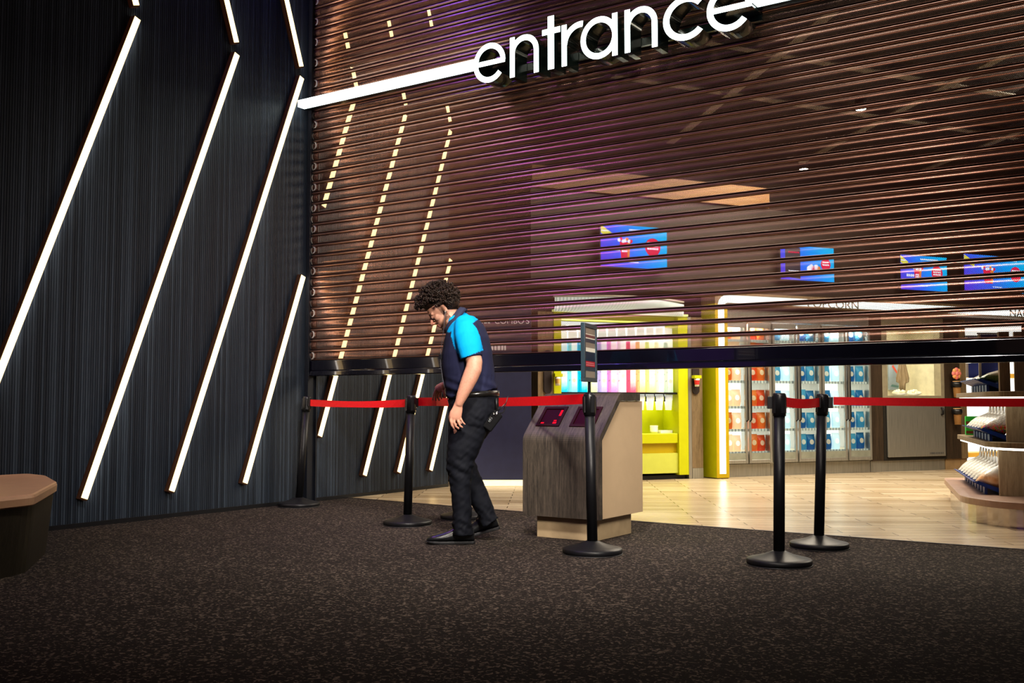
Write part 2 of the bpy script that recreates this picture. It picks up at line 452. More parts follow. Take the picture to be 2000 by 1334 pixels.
# ------------------------------------------------------------------ entrance sign
SY0, SY1 = -0.09, -0.27            # back and front of the letters
def sX(px, py): return atY(px, py, SY1).x
baseZ = atY(951, 162, SY1).z; topZ = atY(956, 84, SY1).z
XH = topZ - baseZ
TH = 0.046
def arc_strip(cx, cz, r_out, th, a0, a1, n=28, sx=1.0):
    out = []
    for i in range(n):
        b0 = a0 + (a1 - a0) * i / n; b1 = a0 + (a1 - a0) * (i + 1) / n
        o = []
        for b, r in ((b0, r_out), (b1, r_out), (b1, r_out - th), (b0, r_out - th)):
            o.append((cx + sx * r * math.cos(b), cz + r * math.sin(b)))
        out.append(o)
    return out
def rect(x0, x1, z0, z1): return [[(x0, z0), (x1, z0), (x1, z1), (x0, z1)]]
side_green = simple('letter_return', (0.010, 0.022, 0.018), 0.22, 0.4, coat=0.4)
LET = {'e1': (925, 130, 987, 115), 'n1': (996, 118, 1052, 105), 't': (1059, 72, 1094, 66), 'r': (1097, 92, 1134, 80), 'a': (1134, 80, 1206, 62),
       'n2': (1220, 60, 1284, 48), 'c': (1295, 36, 1374, 20), 'e2': (1380, 10, 1469, -8)}
sign = thing('entrance_sign', 'glowing white entrance lettering with a light line across the shutter', 'sign', (2.0, SY1, baseZ))
def letter(key, pieces):
    g = MB(); ox, oz = sign.location.x, sign.location.z
    for q in pieces:
        q = [(a - ox, b - oz) for a, b in q]
        area = sum(q[i][0] * q[(i + 1) % 4][1] - q[(i + 1) % 4][0] * q[i][1] for i in range(4))
        if area < 0: q = q[::-1]
        g.add([(a, 0, b) for a, b in q], [(0, 1, 2, 3)], 0)
        d = SY0 - SY1
        g.add([(a, 0.004, b) for a, b in q] + [(a, d, b) for a, b in q],
              [(0, 1, 5, 4), (1, 2, 6, 5), (2, 3, 7, 6), (3, 0, 4, 7), (4, 5, 6, 7)], 1)
    return g.build('letter_' + key[0], [white_em, side_green], sign, weld=False)
zc = baseZ + XH / 2; R = XH / 2
for k, (x0, y0, x1, y1) in LET.items():
    a, b = sX(x0, y0), sX(x1, y1); w = b - a
    cx = (a + b) / 2
    if k[0] == 'e':
        sx = w / XH
        P = arc_strip(cx, zc, R, TH, math.radians(0), math.radians(320), 40, sx)
        P += rect(a + TH * 0.5, b - 0.004, zc - TH * 0.44, zc + TH * 0.44)
    elif k[0] == 'n':
        rr = w / 2
        P = rect(a, a + TH, baseZ, topZ) + rect(b - TH, b, baseZ, topZ - rr) + arc_strip(cx, topZ - rr, rr, TH, 0, PI, 24)
    elif k == 't':
        s0, s1 = sX(1070, 80), sX(1082, 80)
        P = rect(s0, s1, baseZ, topZ + XH * 0.30) + rect(a, b, topZ - TH, topZ)
    elif k == 'r':
        P = rect(a, a + TH, baseZ, topZ) + arc_strip(a + w, topZ - w * 0.98, w * 0.98, TH, math.radians(82), math.radians(178), 16)
    elif k == 'a':
        sx = (w - 0.0) / XH
        P = arc_strip(cx, zc, R, TH, 0, 2 * PI, 44, sx) + rect(b - TH, b, baseZ, topZ)
    elif k == 'c':
        sx = w * 1.12 / XH
        P = arc_strip(a + R * sx, zc, R, TH, math.radians(42), math.radians(318), 36, sx)
    letter(k, P)
oz = sign.location.z; ox = sign.location.x
lz = atY(592, 211, -0.12).z
for x0_, x1_ in ((0.062 - ox, sX(925, 130) + 0.02 - ox), (sX(1469, -8) - 0.02 - ox, 9.0 - ox)):
    MB().box(x0_, x1_, 0.02, 0.105, lz - 0.031 - oz, lz + 0.031 - oz).build('light_line', white_em, sign)
    MB().box(x0_, x1_, 0.1055, 0.17, lz - 0.034 - oz, lz + 0.034 - oz).build('line_channel', side_green, sign)
MB().box(sX(925, 130) - ox, sX(1469, -8) - ox, 0.185, 0.21, 0.10, 0.16).build('mounting_rail', side_green, sign)

# ------------------------------------------------------------------ belt barrier posts
P = {1: Vector((0.205, -0.31, 0)), 2: atZ(796, 1025), 3: atZ(1157, 1081), 4: atZ(1522, 1102.5), 5: atZ(1600, 1069.5), 6: atZ(905, 1013), 7: Vector((6.36, 0.16, 0))}
TOPS = {1: (599.5, 776), 2: (803, 770), 3: (1151, 757), 4: (1522, 765), 5: (1606, 768), 6: (911, 772), 7: None}
def post_mesh(root, lean, h=0.985, heads=()):
    """lean = top offset vector (x, y)"""
    lx, ly = lean
    prof = [(0.0, 0.004), (0.183, 0.004), (0.187, 0.008), (0.187, 0.030), (0.182, 0.035), (0.150, 0.042), (0.09, 0.058), (0.046, 0.076), (0.038, 0.080), (0.0, 0.080)]
    MB().lathe(prof, 48).build('base', black_metal, root)
    MB().lathe([(0.0, 0.0), (0.189, 0.0), (0.190, 0.004), (0.0, 0.0045)], 48).build('base_ring', simple('rubber_ring', (0.03, 0.03, 0.032), 0.5), root)
    p0, p1 = Vector((0, 0, 0.078)), Vector((lx * (h - 0.13) / h, ly * (h - 0.13) / h, h - 0.13))
    MB().tube([p0, p1], 0.0325, 28).build('pole', black_metal, root)
    t = Vector((lx, ly, h)).normalized()
    g = MB()
    q = lambda z: t * (z * h / t.z / h) if False else Vector((lx * z / h, ly * z / h, z))
    g.tube([q(h - 0.135), q(h - 0.012), q(h - 0.004), q(h)], [0.0385, 0.0385, 0.036, 0.030], 28)
    for w in range(4):
        a = PI / 4 + w * PI / 2 + 0.2
        c = Vector((math.cos(a), math.sin(a), 0)); s = Vector((-c.y, c.x, 0))
        lo, hi = q(h - 0.118), q(h - 0.018)
        g.hexa([lo + c * 0.034 - s * 0.013, lo + c * 0.034 + s * 0.013, lo + c * 0.043 + s * 0.011, lo + c * 0.043 - s * 0.011,
                hi + c * 0.034 - s * 0.013, hi + c * 0.034 + s * 0.013, hi + c * 0.043 + s * 0.011, hi + c * 0.043 - s * 0.011])
    hd = g.build('belt_head', black_plastic, root)
    for ang in heads:
        c = Vector((math.cos(ang), math.sin(ang), 0)); s = Vector((-c.y, c.x, 0))
        g = MB(); lo, hi = q(h - 0.092), q(h - 0.020)
        g.hexa([lo + c * 0.038 - s * 0.012, lo + c * 0.038 + s * 0.012, lo + c * 0.068 + s * 0.012, lo + c * 0.068 - s * 0.012,
                hi + c * 0.038 - s * 0.012, hi + c * 0.038 + s * 0.012, hi + c * 0.068 + s * 0.012, hi + c * 0.068 - s * 0.012])
        g.build('belt_clip', black_plastic, root, bevel=0.003)
    return root
plabel = {1: 'black belt post leaning beside the shutter rail at the ribbed wall', 2: 'black belt post in front of the light bars, left of the man',
          3: 'black belt post carrying the framed sign, in front of the kiosk', 4: 'front black belt post of the right-hand pair',
          5: 'rear black belt post of the right-hand pair, near the timber floor', 6: 'black belt post standing behind the legs of the man'}
posts = {}
def ang_to(a, b): d = P[b] - P[a]; return math.atan2(d.y, d.x)
HD = {1: [ang_to(1, 2)], 2: [ang_to(2, 1), ang_to(2, 6)], 3: [ang_to(3, 6)], 4: [ang_to(4, 5), ang_to(4, 3) + 0.1], 5: [ang_to(5, 4), ang_to(5, 7)], 6: [ang_to(6, 2), ang_to(6, 3)], 7: [ang_to(7, 5)]}
tops = {}
for k in range(1, 7):
    D = (P[k] - CAM).dot(FH)
    h = 0.995
    q = atD(*TOPS[k], D)
    # keep the lean in the picture plane only
    lean = (q - P[k]); lean = RIGHT * lean.dot(RIGHT)
    r = thing('belt_post', plabel[k], 'barrier post', P[k], 0, 'black retractable belt posts')
    post_mesh(r, (lean.x, lean.y), h, HD[k]); posts[k] = r
    tops[k] = P[k] + lean
tops[7] = P[7].copy()

# ------------------------------------------------------------------ red belts between the posts
def belt(name_label, pts, hgt=0.064, sag=0.012, twist=0.0, dark=False):
    """pts: list of belt-centre points"""
    pts = [Vector(p) for p in pts]
    g = MB(); rows = []
    for a, b in zip(pts, pts[1:]):
        n = 14
        for i in range(n + (1 if b is pts[-1] else 0)):
            t = i / n; rows.append(a.lerp(b, t) - Vector((0, 0, sag * 4 * t * (1 - t))))
    N = len(rows); v = []
    for i, p in enumerate(rows):
        d = (rows[min(i + 1, N - 1)] - rows[max(i - 1, 0)]); d.z = 0; d.normalize()
        s = Vector((-d.y, d.x, 0)); a = twist * math.sin(PI * i / (N - 1))
        up = Vector((0, 0, 1)) * math.cos(a) + s * math.sin(a)
        nn = s * math.cos(a) - Vector((0, 0, 1)) * math.sin(a)
        for du, dn in ((-hgt / 2, -0.001), (hgt / 2, -0.001), (hgt / 2, 0.001), (-hgt / 2, 0.001)): v.append(p + up * du + nn * dn)
    fs = [(i * 4 + j, i * 4 + (j + 1) % 4, (i + 1) * 4 + (j + 1) % 4, (i + 1) * 4 + j) for i in range(N - 1) for j in range(4)]
    fs += [(0, 1, 2, 3), ((N - 1) * 4 + 3, (N - 1) * 4 + 2, (N - 1) * 4 + 1, (N - 1) * 4)]
    base = Vector((rows[0].x, rows[0].y, rows[0].z))
    g.add([p - base for p in v], fs, 0, False)
    o = g.build('barrier_belt', red_tape); o.location = base
    return tag(o, name_label, 'barrier belt', 'red belts stretched between the posts')
def headpt(k, to, z=0.935):
    p = tops[k] * 1.0; d = (tops[to] - tops[k]); d.z = 0; d.normalize(); p = Vector((p.x, p.y, z)) + d * 0.069; return p
HANDPT = atD(852, 784.5, 7.66)
belt('red belt sagging from the shutter rail post to the second post', [headpt(1, 2, 0.937), headpt(2, 1, 0.934)], 0.060, 0.012, 0.55)
belt('red belt passing under the hand of the man', [headpt(2, 6, 0.945), HANDPT, headpt(6, 2, 0.94)], 0.064, 0.0)
belt('red belt running behind the man to the sign post', [headpt(6, 3, 0.942), headpt(3, 6, 0.962)], 0.064, 0.006)
belt('short dark red belt between the right-hand pair of posts', [headpt(4, 5, 0.945), headpt(5, 4, 0.940)], 0.058, 0.010, 0.15)
belt('long red belt running off the right edge of the picture', [headpt(5, 7, 0.950), headpt(7, 5, 0.940)], 0.052, 0.004)
r = thing('belt_post', 'black belt post past the right edge holding the long red belt', 'barrier post', P[7], 0, 'black retractable belt posts')
post_mesh(r, (0, 0), 0.995, HD[7])

# ------------------------------------------------------------------ framed sign on the third post
D3 = (P[3] - CAM).dot(FH)
sb = atD(1154, 746, D3); st_ = atD(1154, 633, D3)
FW, FHT = 0.30, st_.z - sb.z
# frame plane: runs away from the viewer, its picture turned to the right
ang_f = math.atan2(FH.y, FH.x) - math.radians(19.5)
cx_, cy_ = tops[3].x, tops[3].y
sg = thing('post_sign', 'narrow black framed notice on top of the belt post', 'sign', (cx_, cy_, 0.993), ang_f)
z0 = sb.z - 0.993
g = MB().tube([(0, 0, 0), (0, 0, 0.006), (0, 0, 0.012), (0, 0, z0)], [0.026, 0.024, 0.010, 0.009], 16)
g.build('stem', black_metal, sg)
th = 0.026; fb = 0.026
g = MB()
g.box(-FW/2, FW/2, -th/2, th/2, z0, z0 + fb); g.box(-FW/2, FW/2, -th/2, th/2, z0 + FHT - fb, z0 + FHT)
g.box(-FW/2, -FW/2 + fb, -th/2, th/2, z0 + fb, z0 + FHT - fb); g.box(FW/2 - fb, FW/2, -th/2, th/2, z0 + fb, z0 + FHT - fb)
g.build('frame', simple('sign_frame', (0.03, 0.05, 0.065), 0.35, 0.2), sg, bevel=0.002)
# the notice: photograph-like bands, a dark panel and a red box with two lines of print
pm = [simple('notice_dark', (0.008, 0.022, 0.05), 0.3), simple('notice_taupe', (0.24, 0.20, 0.16), 0.3), simple('notice_cream', (0.75, 0.72, 0.62), 0.3),
      simple('notice_red', (0.42, 0.01, 0.03), 0.35), simple('notice_print', (0.62, 0.30, 0.30), 0.4), simple('notice_wine', (0.16, 0.05, 0.05), 0.4)]
g = MB(); W2 = FW / 2 - fb; H = FHT - 2 * fb
for side in (-1, 1):
    yy = side * 0.006
    def band(a, b, mi, e=0.0, x0=-W2, x1=W2):
        y_ = yy + side * e
        za, zb = z0 + fb + H * a, z0 + fb + H * b
        q = [(x0, y_, za), (x1, y_, za), (x1, y_, zb), (x0, y_, zb)]
        g.quad(*(q if side < 0 else q[::-1]), mi)
    band(0, 0.13, 1); band(0.13, 0.52, 0); band(0.52, 0.535, 2); band(0.535, 0.60, 2, 0); band(0.60, 0.70, 1); band(0.70, 0.78, 0); band(0.78, 0.80, 2); band(0.80, 0.86, 5); band(0.86, 0.875, 2); band(0.875, 1, 1)
    band(0.22, 0.33, 3, 0.001, -W2 * 0.95, W2 * 0.92)
    for a in (0.285, 0.245):
        xx = -W2 * 0.8
        while xx < W2 * 0.7:
            ww = random.uniform(0.010, 0.022); band(a, a + 0.018, 4, 0.0018, xx, xx + ww); xx += ww + 0.005
g.build('notice', pm, sg, weld=False)

# ------------------------------------------------------------------ ticket kiosk
KX0, KX1 = 3.05, 3.665; KY0, KY1 = -0.93, -0.27; KZ = 0.152
bend = 0.70
slope_top = atX(1211, 770, KX1); topY = slope_top.y; KT = 1.005
back_over = atX(1250, 768, KX1).y
kiosk = thing('ticket_kiosk', 'grey wood ticket kiosk with two red scanner windows and beige sides', 'kiosk', ((KX0 + KX1) / 2, (KY0 + KY1) / 2, 0))
ox, oy = kiosk.location.x, kiosk.location.y
def kp(y, z): return (y - oy, z)
def bez(p0, p1, p2, n=6): return [((1-t)**2*p0[0]+2*t*(1-t)*p1[0]+t*t*p2[0], (1-t)**2*p0[1]+2*t*(1-t)*p1[1]+t*t*p2[1]) for t in [i/n for i in range(n+1)]]
T = 0.042
bz = lambda a, b, f: (a[0] + (b[0]-a[0])*f, a[1] + (b[1]-a[1])*f)
A0, A1, A2, A3 = (KY0, KZ), (KY0, bend), (topY, KT), (back_over, KT)
L = math.hypot(A2[0]-A1[0], A2[1]-A1[1])
outer = [A0] + bez(bz(A1, A0, 0.07), A1, bz(A1, A2, 0.10), 5) + bez(bz(A2, A1, 0.09), A2, bz(A2, A3, 0.12), 5) + [A3]
sl = (A2[1]-A1[1]) / (A2[0]-A1[0])
B0, B3 = (KY0 + T, KZ), (back_over, KT - T - 0.012)
# inner offset line of the slope
nx, nz = (A2[1]-A1[1]) / L, -(A2[0]-A1[0]) / L
pin = (A1[0] + nx * T, A1[1] + nz * T)
B1 = (KY0 + T, pin[1] + (KY0 + T - pin[0]) * sl); zt = KT - T - 0.012; B2 = (pin[0] + (zt - pin[1]) / sl, zt)
inner = [B0, B1, B2, B3]
prof = [kp(*p) for p in outer + inner[::-1]]
g = MB()
N = len(prof); no = len(outer)
X0, X1 = KX0 - ox, KX1 - ox
v = [(X0, p[0], p[1]) for p in prof] + [(X1, p[0], p[1]) for p in prof]
g.add(v, [(i, (i + 1) % N, N + (i + 1) % N, N + i) for i in range(N)], 0)
# end caps as fans between outer and inner
def cap(base, flip):
    o_i = list(range(no)); i_i = [N - 1 - k for k in range(4)]
    bm_ = []
    # map each outer vertex to a segment of the inner line
    segs = [0 if j == 0 else (1 if j <= 6 else (2 if j <= 12 else 3)) for j in range(no)]
    for j in range(no - 1):
        a, b = segs[j], segs[j + 1]
        f = [o_i[j], o_i[j + 1], i_i[b]] + ([i_i[a]] if a != b else [])
        bm_.append([base + q for q in (f if flip else f[::-1])])
    return bm_
g.add(v, cap(0, True) + cap(N, False), 0)
g.build('wood_wrap', grey_wood, kiosk)
g = MB()
body = [(KY0 + T + 0.001, KZ + 0.001), (B1[0] + 0.001, B1[1] - 0.002), (B2[0] + 0.001, zt - 0.001), (KY1, zt - 0.001), (KY1, KZ + 0.001)]
body = [kp(*p) for p in body]
g.extr(body, 'x', X0 + 0.012, X1 - 0.012)
g.build('side_panel', beige, kiosk)
g = MB(); g.box(KX0 + 0.08 - ox, KX1 - 0.07 - ox, KY0 + 0.06 - oy, KY1 - 0.07 - oy, 0, KZ)
g.build('plinth', simple('plinth_beige', (0.42, 0.32, 0.20), 0.5), kiosk, bevel=0.002)
# scanner windows lie on the slope
sd = Vector((0, A2[0]-A1[0], A2[1]-A1[1])).normalized(); sn = Vector((0, -sd.z, sd.y))
def slope_pt(x, l, e=0.0): return Vector((x - ox, A1[0] - oy, A1[1])) + sd * l + sn * e
frame_m = simple('scanner_bezel', (0.022, 0.004, 0.005), 0.5, spec=0.2); glow_m = simple('scanner_well', (0.016, 0.0005, 0.001), 0.4, emis=(1, 0.01, 0.03), es=0.008, spec=0.12)
def find_l(px, py):
    # length up the slope for a pixel (solve numerically)
    best = min((abs(topx(slope_pt(KX0 + 0.3, l) + Vector((ox, oy, 0)))[1] - py), l) for l in [i * 0.005 for i in range(0, 90)])
    return best[1]
l0, l1 = find_l(1060, 834), find_l(1080, 795.5)
def find_x(l, px):
    return min((abs(topx(slope_pt(KX0 + q, l) + Vector((ox, oy, 0)))[0] - px), KX0 + q) for q in [i * 0.004 for i in range(0, 170)])[1]
red_hot = emit('scanner_red', (1.0, 0.015, 0.05), 0.9)
for nm, (xa, xb), hot in (('left', (find_x(l0, 1046), find_x(l0, 1092)), True), ('right', (find_x(l0, 1111.5), find_x(l0, 1160)), False)):
    g = MB(); fr = 0.022
    for (a, b, c, d) in ((xa, xb, l0, l0 + fr), (xa, xb, l1 - fr, l1), (xa, xa + fr, l0 + fr, l1 - fr), (xb - fr, xb, l0 + fr, l1 - fr)):
        g.hexa([slope_pt(a, c, 0.0005), slope_pt(b, c, 0.0005), slope_pt(b, d, 0.0005), slope_pt(a, d, 0.0005), slope_pt(a, c, 0.007), slope_pt(b, c, 0.007), slope_pt(b, d, 0.007), slope_pt(a, d, 0.007)])
    w = g.build('scanner_bezel', frame_m, kiosk)
    g = MB(); a, b, c, d = xa + fr, xb - fr, l0 + fr, l1 - fr
    g.quad(slope_pt(a, c, 0.001), slope_pt(b, c, 0.001), slope_pt(b, d, 0.001), slope_pt(a, d, 0.001), 0)
    if hot:
        def blob(x0, x1, c0, c1): g.quad(slope_pt(x0, c0, 0.0022), slope_pt(x1, c0, 0.0022), slope_pt(x1, c1, 0.0022), slope_pt(x0, c1, 0.0022), 1)
        dx, dl = b - a, d - c
        blob(b - dx * 0.16, b - dx * 0.03, c + dl * 0.55, d - dl * 0.06); blob(b - dx * 0.30, b - dx * 0.10, c + dl * 0.03, c + dl * 0.16)
        blob(a + dx * 0.04, a + dx * 0.22, c + dl * 0.02, c + dl * 0.12); blob(a + dx * 0.70, a + dx * 0.86, c + dl * 0.20, c + dl * 0.28)
    g.build('scanner_glass', [glow_m, red_hot], w, weld=False)

# ------------------------------------------------------------------ upholstered bench at the left edge
bench = thing('bench', 'low bench with tan padded top and tapering dark wood base at the left edge', 'bench', (0.95, -3.7, 0))
ZT = 0.44
top = [(1.0, -3.18), (1.73, -3.775), (1.80, -4.10), (1.55, -4.75), (0.85, -5.0), (0.22, -4.6), (0.10, -3.6), (0.13, -2.86), (0.42, -2.90)]
top = [(x - 0.95, y + 3.7) for x, y in top]
def scale_poly(p, f): return [(x * f, y * f) for x, y in p]
def round_poly(p, r=0.10, n=4):
    out = []
    for i in range(len(p)):
        a, b, c = Vector(p[i - 1]), Vector(p[i]), Vector(p[(i + 1) % len(p)])
        u = (a - b); w = (c - b); ra = min(r, u.length * 0.4); rc = min(r, w.length * 0.4)
        u.normalize(); w.normalize()
        p0, p2 = b + u * ra, b + w * rc
        for k in range(n + 1):
            t = k / n; q = p0 * (1 - t) ** 2 + b * 2 * t * (1 - t) + p2 * t * t; out.append((q.x, q.y))
    return out
ptop = round_poly(top, 0.06)
g = MB()
rings = [(0.975, ZT - 0.068), (1.0, ZT - 0.058), (1.004, ZT - 0.02), (0.995, ZT - 0.006), (0.975, ZT)]
v = []; n = len(ptop)
for f, z in rings: v += [(x * f, y * f, z) for x, y in ptop]
fs = [tuple(range(n - 1, -1, -1)), tuple(range((len(rings) - 1) * n, len(rings) * n))]
for k in range(len(rings) - 1): fs += [(k * n + i, k * n + (i + 1) % n, (k + 1) * n + (i + 1) % n, (k + 1) * n + i) for i in range(n)]
g.add(v, fs, 0, False)
g.build('seat_pad', simple('tan_vinyl', (0.50, 0.30, 0.19), 0.42, var=0.05, bump=0.05), bench)
bot = scale_poly(round_poly(top, 0.12), 0.89); upr = scale_poly(round_poly(top, 0.12), 0.97)
g = MB(); g.prism(upr, 0.0, ZT - 0.0685, inset_bot=bot)
g.build('base', wood('bench_wood', (0.016, 0.013, 0.008), (0.050, 0.040, 0.026), 'z', 0.8), bench)

# ------------------------------------------------------------------ SHOP: modules along the slanted rear wall
WO = Vector((1.317, 4.101, 0)); WU = Vector((0.5334, 0.8458, 0)); WA = math.atan2(WU.y, WU.x)
WIN = Vector((-0.8458, 0.5334, 0))       # into the wall
def wpt(s, y=0.0, z=0.0): return WO + WU * s + WIN * y + Vector((0, 0, z))
def mod(name, label, cat, s, y=0.0, z=0.0, group=None): return thing(name, label, cat, wpt(s, y, z), WA, group)
def wstruct(name, g, m, label):
    o = g.build(name, m); o.location = WO; o.rotation_euler = (0, 0, WA); return tag(o, label, kind='structure')
dark_wall = simple('dark_shop_wall', (0.035, 0.024, 0.018), 0.7)
warm_wall = wood('warm_lit_wood', (0.16, 0.075, 0.025), (0.30, 0.15, 0.055), 'x', 0.5)  # warm light falling there is put into the orange wood colour
wstruct('wall_back', MB().box(-4.2, 9.5, 0.75, 0.85, 0, 4.3), dark_wall, 'dark rear wall of the shop')
wstruct('wall_upper', MB().box(-1.35, 9.5, 0.02, 0.74, 2.32, 3.45), simple('bulkhead_dark', (0.028, 0.018, 0.013), 0.6), 'brown bulkhead above the counters carrying the screens')
wstruct('trim_2', MB().box(-1.35, 2.05, -0.02, 0.74, 3.46, 3.72), warm_wall, 'timber fascia above the bulkhead, coloured as warm lit')
# ceiling of the shop with a lattice of pale beams
def slab(name, x0, x1, y0, y1, z0, z1, m, label):
    o = MB().box(x0, x1, y0, y1, z0, z1).build(name, m); return tag(o, label, kind='structure')
slab('ceiling', -6, 13, 0.3, 13, 4.3, 4.4, simple('shop_ceiling', (0.02, 0.017, 0.016), 0.8), 'dark ceiling of the shop')
slab('ceiling_lobby', -0.3, 13, -13, 0.25, 7.4, 7.5, simple('lobby_ceiling', (0.02, 0.018, 0.018), 0.8), 'dark ceiling of the lobby')
slab('wall_right', 13, 13.1, -13, 13, 0, 7.4, simple('lobby_wall', (0.035, 0.022, 0.02), 0.6), 'dark right wall of the lobby')
slab('wall_rear', -0.3, 13, -13.1, -13, 0, 7.4, MATS['lobby_wall'], 'dark rear wall of the lobby')
slab('wall_over_ceiling', -6, 13, 0.26, 0.29, 4.6, 7.4, dark_wall, 'dark wall above the shop ceiling behind the shutter')
slab('wall_far', -6.1, -6, 0.5, 13, 0, 4.3, dark_wall, 'dark far side wall of the shop')
beam_m = simple('pale_beam', (0.30, 0.27, 0.22), 0.6)
k = 0
for (a, b) in (((2.2, 2.0), (5.2, 7.0)), ((3.4, 1.6), (6.2, 6.2)), ((2.6, 6.6), (6.4, 2.6)), ((1.6, 4.6), (4.6, 1.4)), ((3.6, 8.2), (7.2, 4.4))):
    a, b = Vector((*a, 0)), Vector((*b, 0)); d = (b - a); L = d.length
    r = thing('ceiling_beam', ['pale diagonal ceiling beam running towards the screens, nearest the rail', 'pale diagonal ceiling beam running inward over the gondola', 'pale diagonal ceiling beam crossing the middle of the ceiling',
               'pale diagonal ceiling beam crossing nearest the shutter', 'pale diagonal ceiling beam crossing farthest from the shutter'][k], 'beam', (*((a + b) / 2).xy, 4.22 - 0.016 * k), math.atan2(d.y, d.x), 'pale beams under the shop ceiling')
    MB().box(-L / 2, L / 2, -0.05, 0.05, 0, 0.014).build('soffit', beam_m, r)
    MB().box(-L / 2, L / 2, -0.04, 0.04, 0.0142, 0.0158).build('web', dark_wall, r); k += 1
for i, (x, y) in enumerate(((2.59, 6.73), (4.04, 4.23))):
    r = thing('spotlight', ['warm ceiling spotlight over the fridges', 'warm ceiling spotlight nearer the shutter'][i], 'spotlight', (x, y, 4.12), 0, 'ceiling spotlights seen through the shutter')
    g = MB().lathe([(0.035, 0), (0.06, 0.01), (0.06, 0.12), (0.02, 0.14), (0, 0.14)], 20); g.build('housing', black_metal, r)
    MB().lathe([(0, -0.004), (0.05, -0.002), (0.058, 0.004)], 16).build('lamp', emit('spot_face', (1, 0.86, 0.6), 40), r)

# --- navy promotion panel on a lit base
a, b = atZ(905, 950), atZ(1038, 950)
ang = math.atan2(b.y - a.y, b.x - a.x); L = (b - a).length
pn = thing('promotion_panel', 'navy freestanding promotion panel on a glowing cream base behind the man', 'display panel', (a + b) / 2, ang)
MB().box(-L/2, L/2, 0, 0.10, 0.072, 2.02).build('panel', simple('navy_panel', (0.020, 0.022, 0.055), 0.5, emis=(0.02, 0.02, 0.06), es=0.25), pn, bevel=0.004)
MB().box(-L/2 + 0.004, L/2 - 0.004, 0.005, 0.095, 0.004, 0.071).build('base', simple('lit_base', (0.8, 0.7, 0.5), 0.4, emis=(1, 0.82, 0.5), es=0.9), pn)
def text_mesh(txt, size, mat, parent, name, loc, align='LEFT', extr=0.002, stretch=1.0, label=None):
    cu = bpy.data.curves.new(name, 'FONT'); cu.body = txt; cu.size = size; cu.extrude = extr; cu.align_x = align
    ob = bpy.data.objects.new(name, cu); C.objects.link(ob)
    dg = bpy.context.evaluated_depsgraph_get(); dg.update()
    me = bpy.data.meshes.new_from_object(ob.evaluated_get(dg)); bpy.data.objects.remove(ob)
    me.materials.clear(); me.materials.append(mat)
    # stand the lettering upright, facing -y
    me.transform(Matrix.Rotation(PI / 2, 4, 'X') @ Matrix.Diagonal((stretch, 1, 1, 1)))
    o = bpy.data.objects.new(name, me); C.objects.link(o); o.parent = parent; o.location = loc
    if label: o['label'] = label
    return o
txt_grey = simple('panel_lettering', (0.55, 0.55, 0.58), 0.5, emis=(0.6, 0.6, 0.65), es=0.25)
text_mesh("COMBO'S", 0.092, txt_grey, pn, 'lettering', (L/2 - 0.42, -0.004, 1.83))
def print_line(x0, x1, z, h, nm):
    g = MB(); x = x0
    while x < x1: w_ = random.uniform(0.018, 0.034); g.box(x, x + w_, -0.003, -0.0005, z, z + h * random.uniform(0.8, 1.0)); x += w_ + 0.010
    g.build(nm, txt_grey, pn, weld=False)
print_line(L/2 - 0.72, L/2 - 0.47, 1.832, 0.062, 'worn_print'); print_line(L/2 - 0.60, L/2 - 0.30, 1.53, 0.06, 'worn_print')

# --- timber panels with cup holders either side of the drinks display
pill_m = simple('dark_recess', (0.03, 0.02, 0.02), 0.45)
def pill_panel(s0, s1, ps, label, mirror):
    r = mod('cup_holder_board', label, 'board', (s0 + s1) / 2, 0)
    w = (s1 - s0) / 2
    MB().box(-w, w, 0, 0.70, 0.13, 2.0).build('board', mid_wood, r)
    MB().box(-w, w, -0.004, 0.70, 0.0, 0.128).build('skirting', steel, r)
    # pill-shaped holder
    c = ps - (s0 + s1) / 2; hw = 0.05
    pl = [(c - hw, 1.5), (c - hw, 1.09)] + [(c + hw * math.cos(a), 1.09 + hw * math.sin(a)) for a in [PI + PI * j / 10 for j in range(1, 10)]] + [(c + hw, 1.09), (c + hw, 1.5)] + [(c + hw * math.cos(a), 1.5 + hw * math.sin(a)) for a in [PI * j / 10 for j in range(1, 10)]]
    g = MB(); g.extr(pl, 'y', -0.018, -0.001)
    g.build('holder_plate', pill_m, r)
    return r
pill_panel(-1.27, -1.075, -1.15, 'oak panel left of the drinks display with a dark pill shaped plate', False)
pill_panel(0.835, 0.995, 0.89, 'oak panel right of the drinks display with a dark pill shaped plate', True)
for i, (s, lab, col) in enumerate(((-1.045, 'paper cup under a yellow cap on the left edge of the drinks display', (0.85, 0.55, 0.2)), (0.872, 'red and white paper cup hung on the plate right of the display', (0.75, 0.05, 0.05)))):
    r = mod('paper_cup', lab, 'cup', s, -0.063, 1.135)
    MB().lathe([(0, 0), (0.026, 0), (0.036, 0.10), (0.033, 0.10), (0.024, 0.004)], 20).build('cup', simple('cup_white', (0.85, 0.83, 0.8), 0.5), r)
    MB().lathe([(0.0285, 0.025), (0.0345, 0.08)], 20).build('printed_band', simple('cup_band_%d' % i, col, 0.5), r)
    MB().box(-0.05, 0.05, -0.03, 0.040, 0.103, 0.14).build('cap', yellow, r)

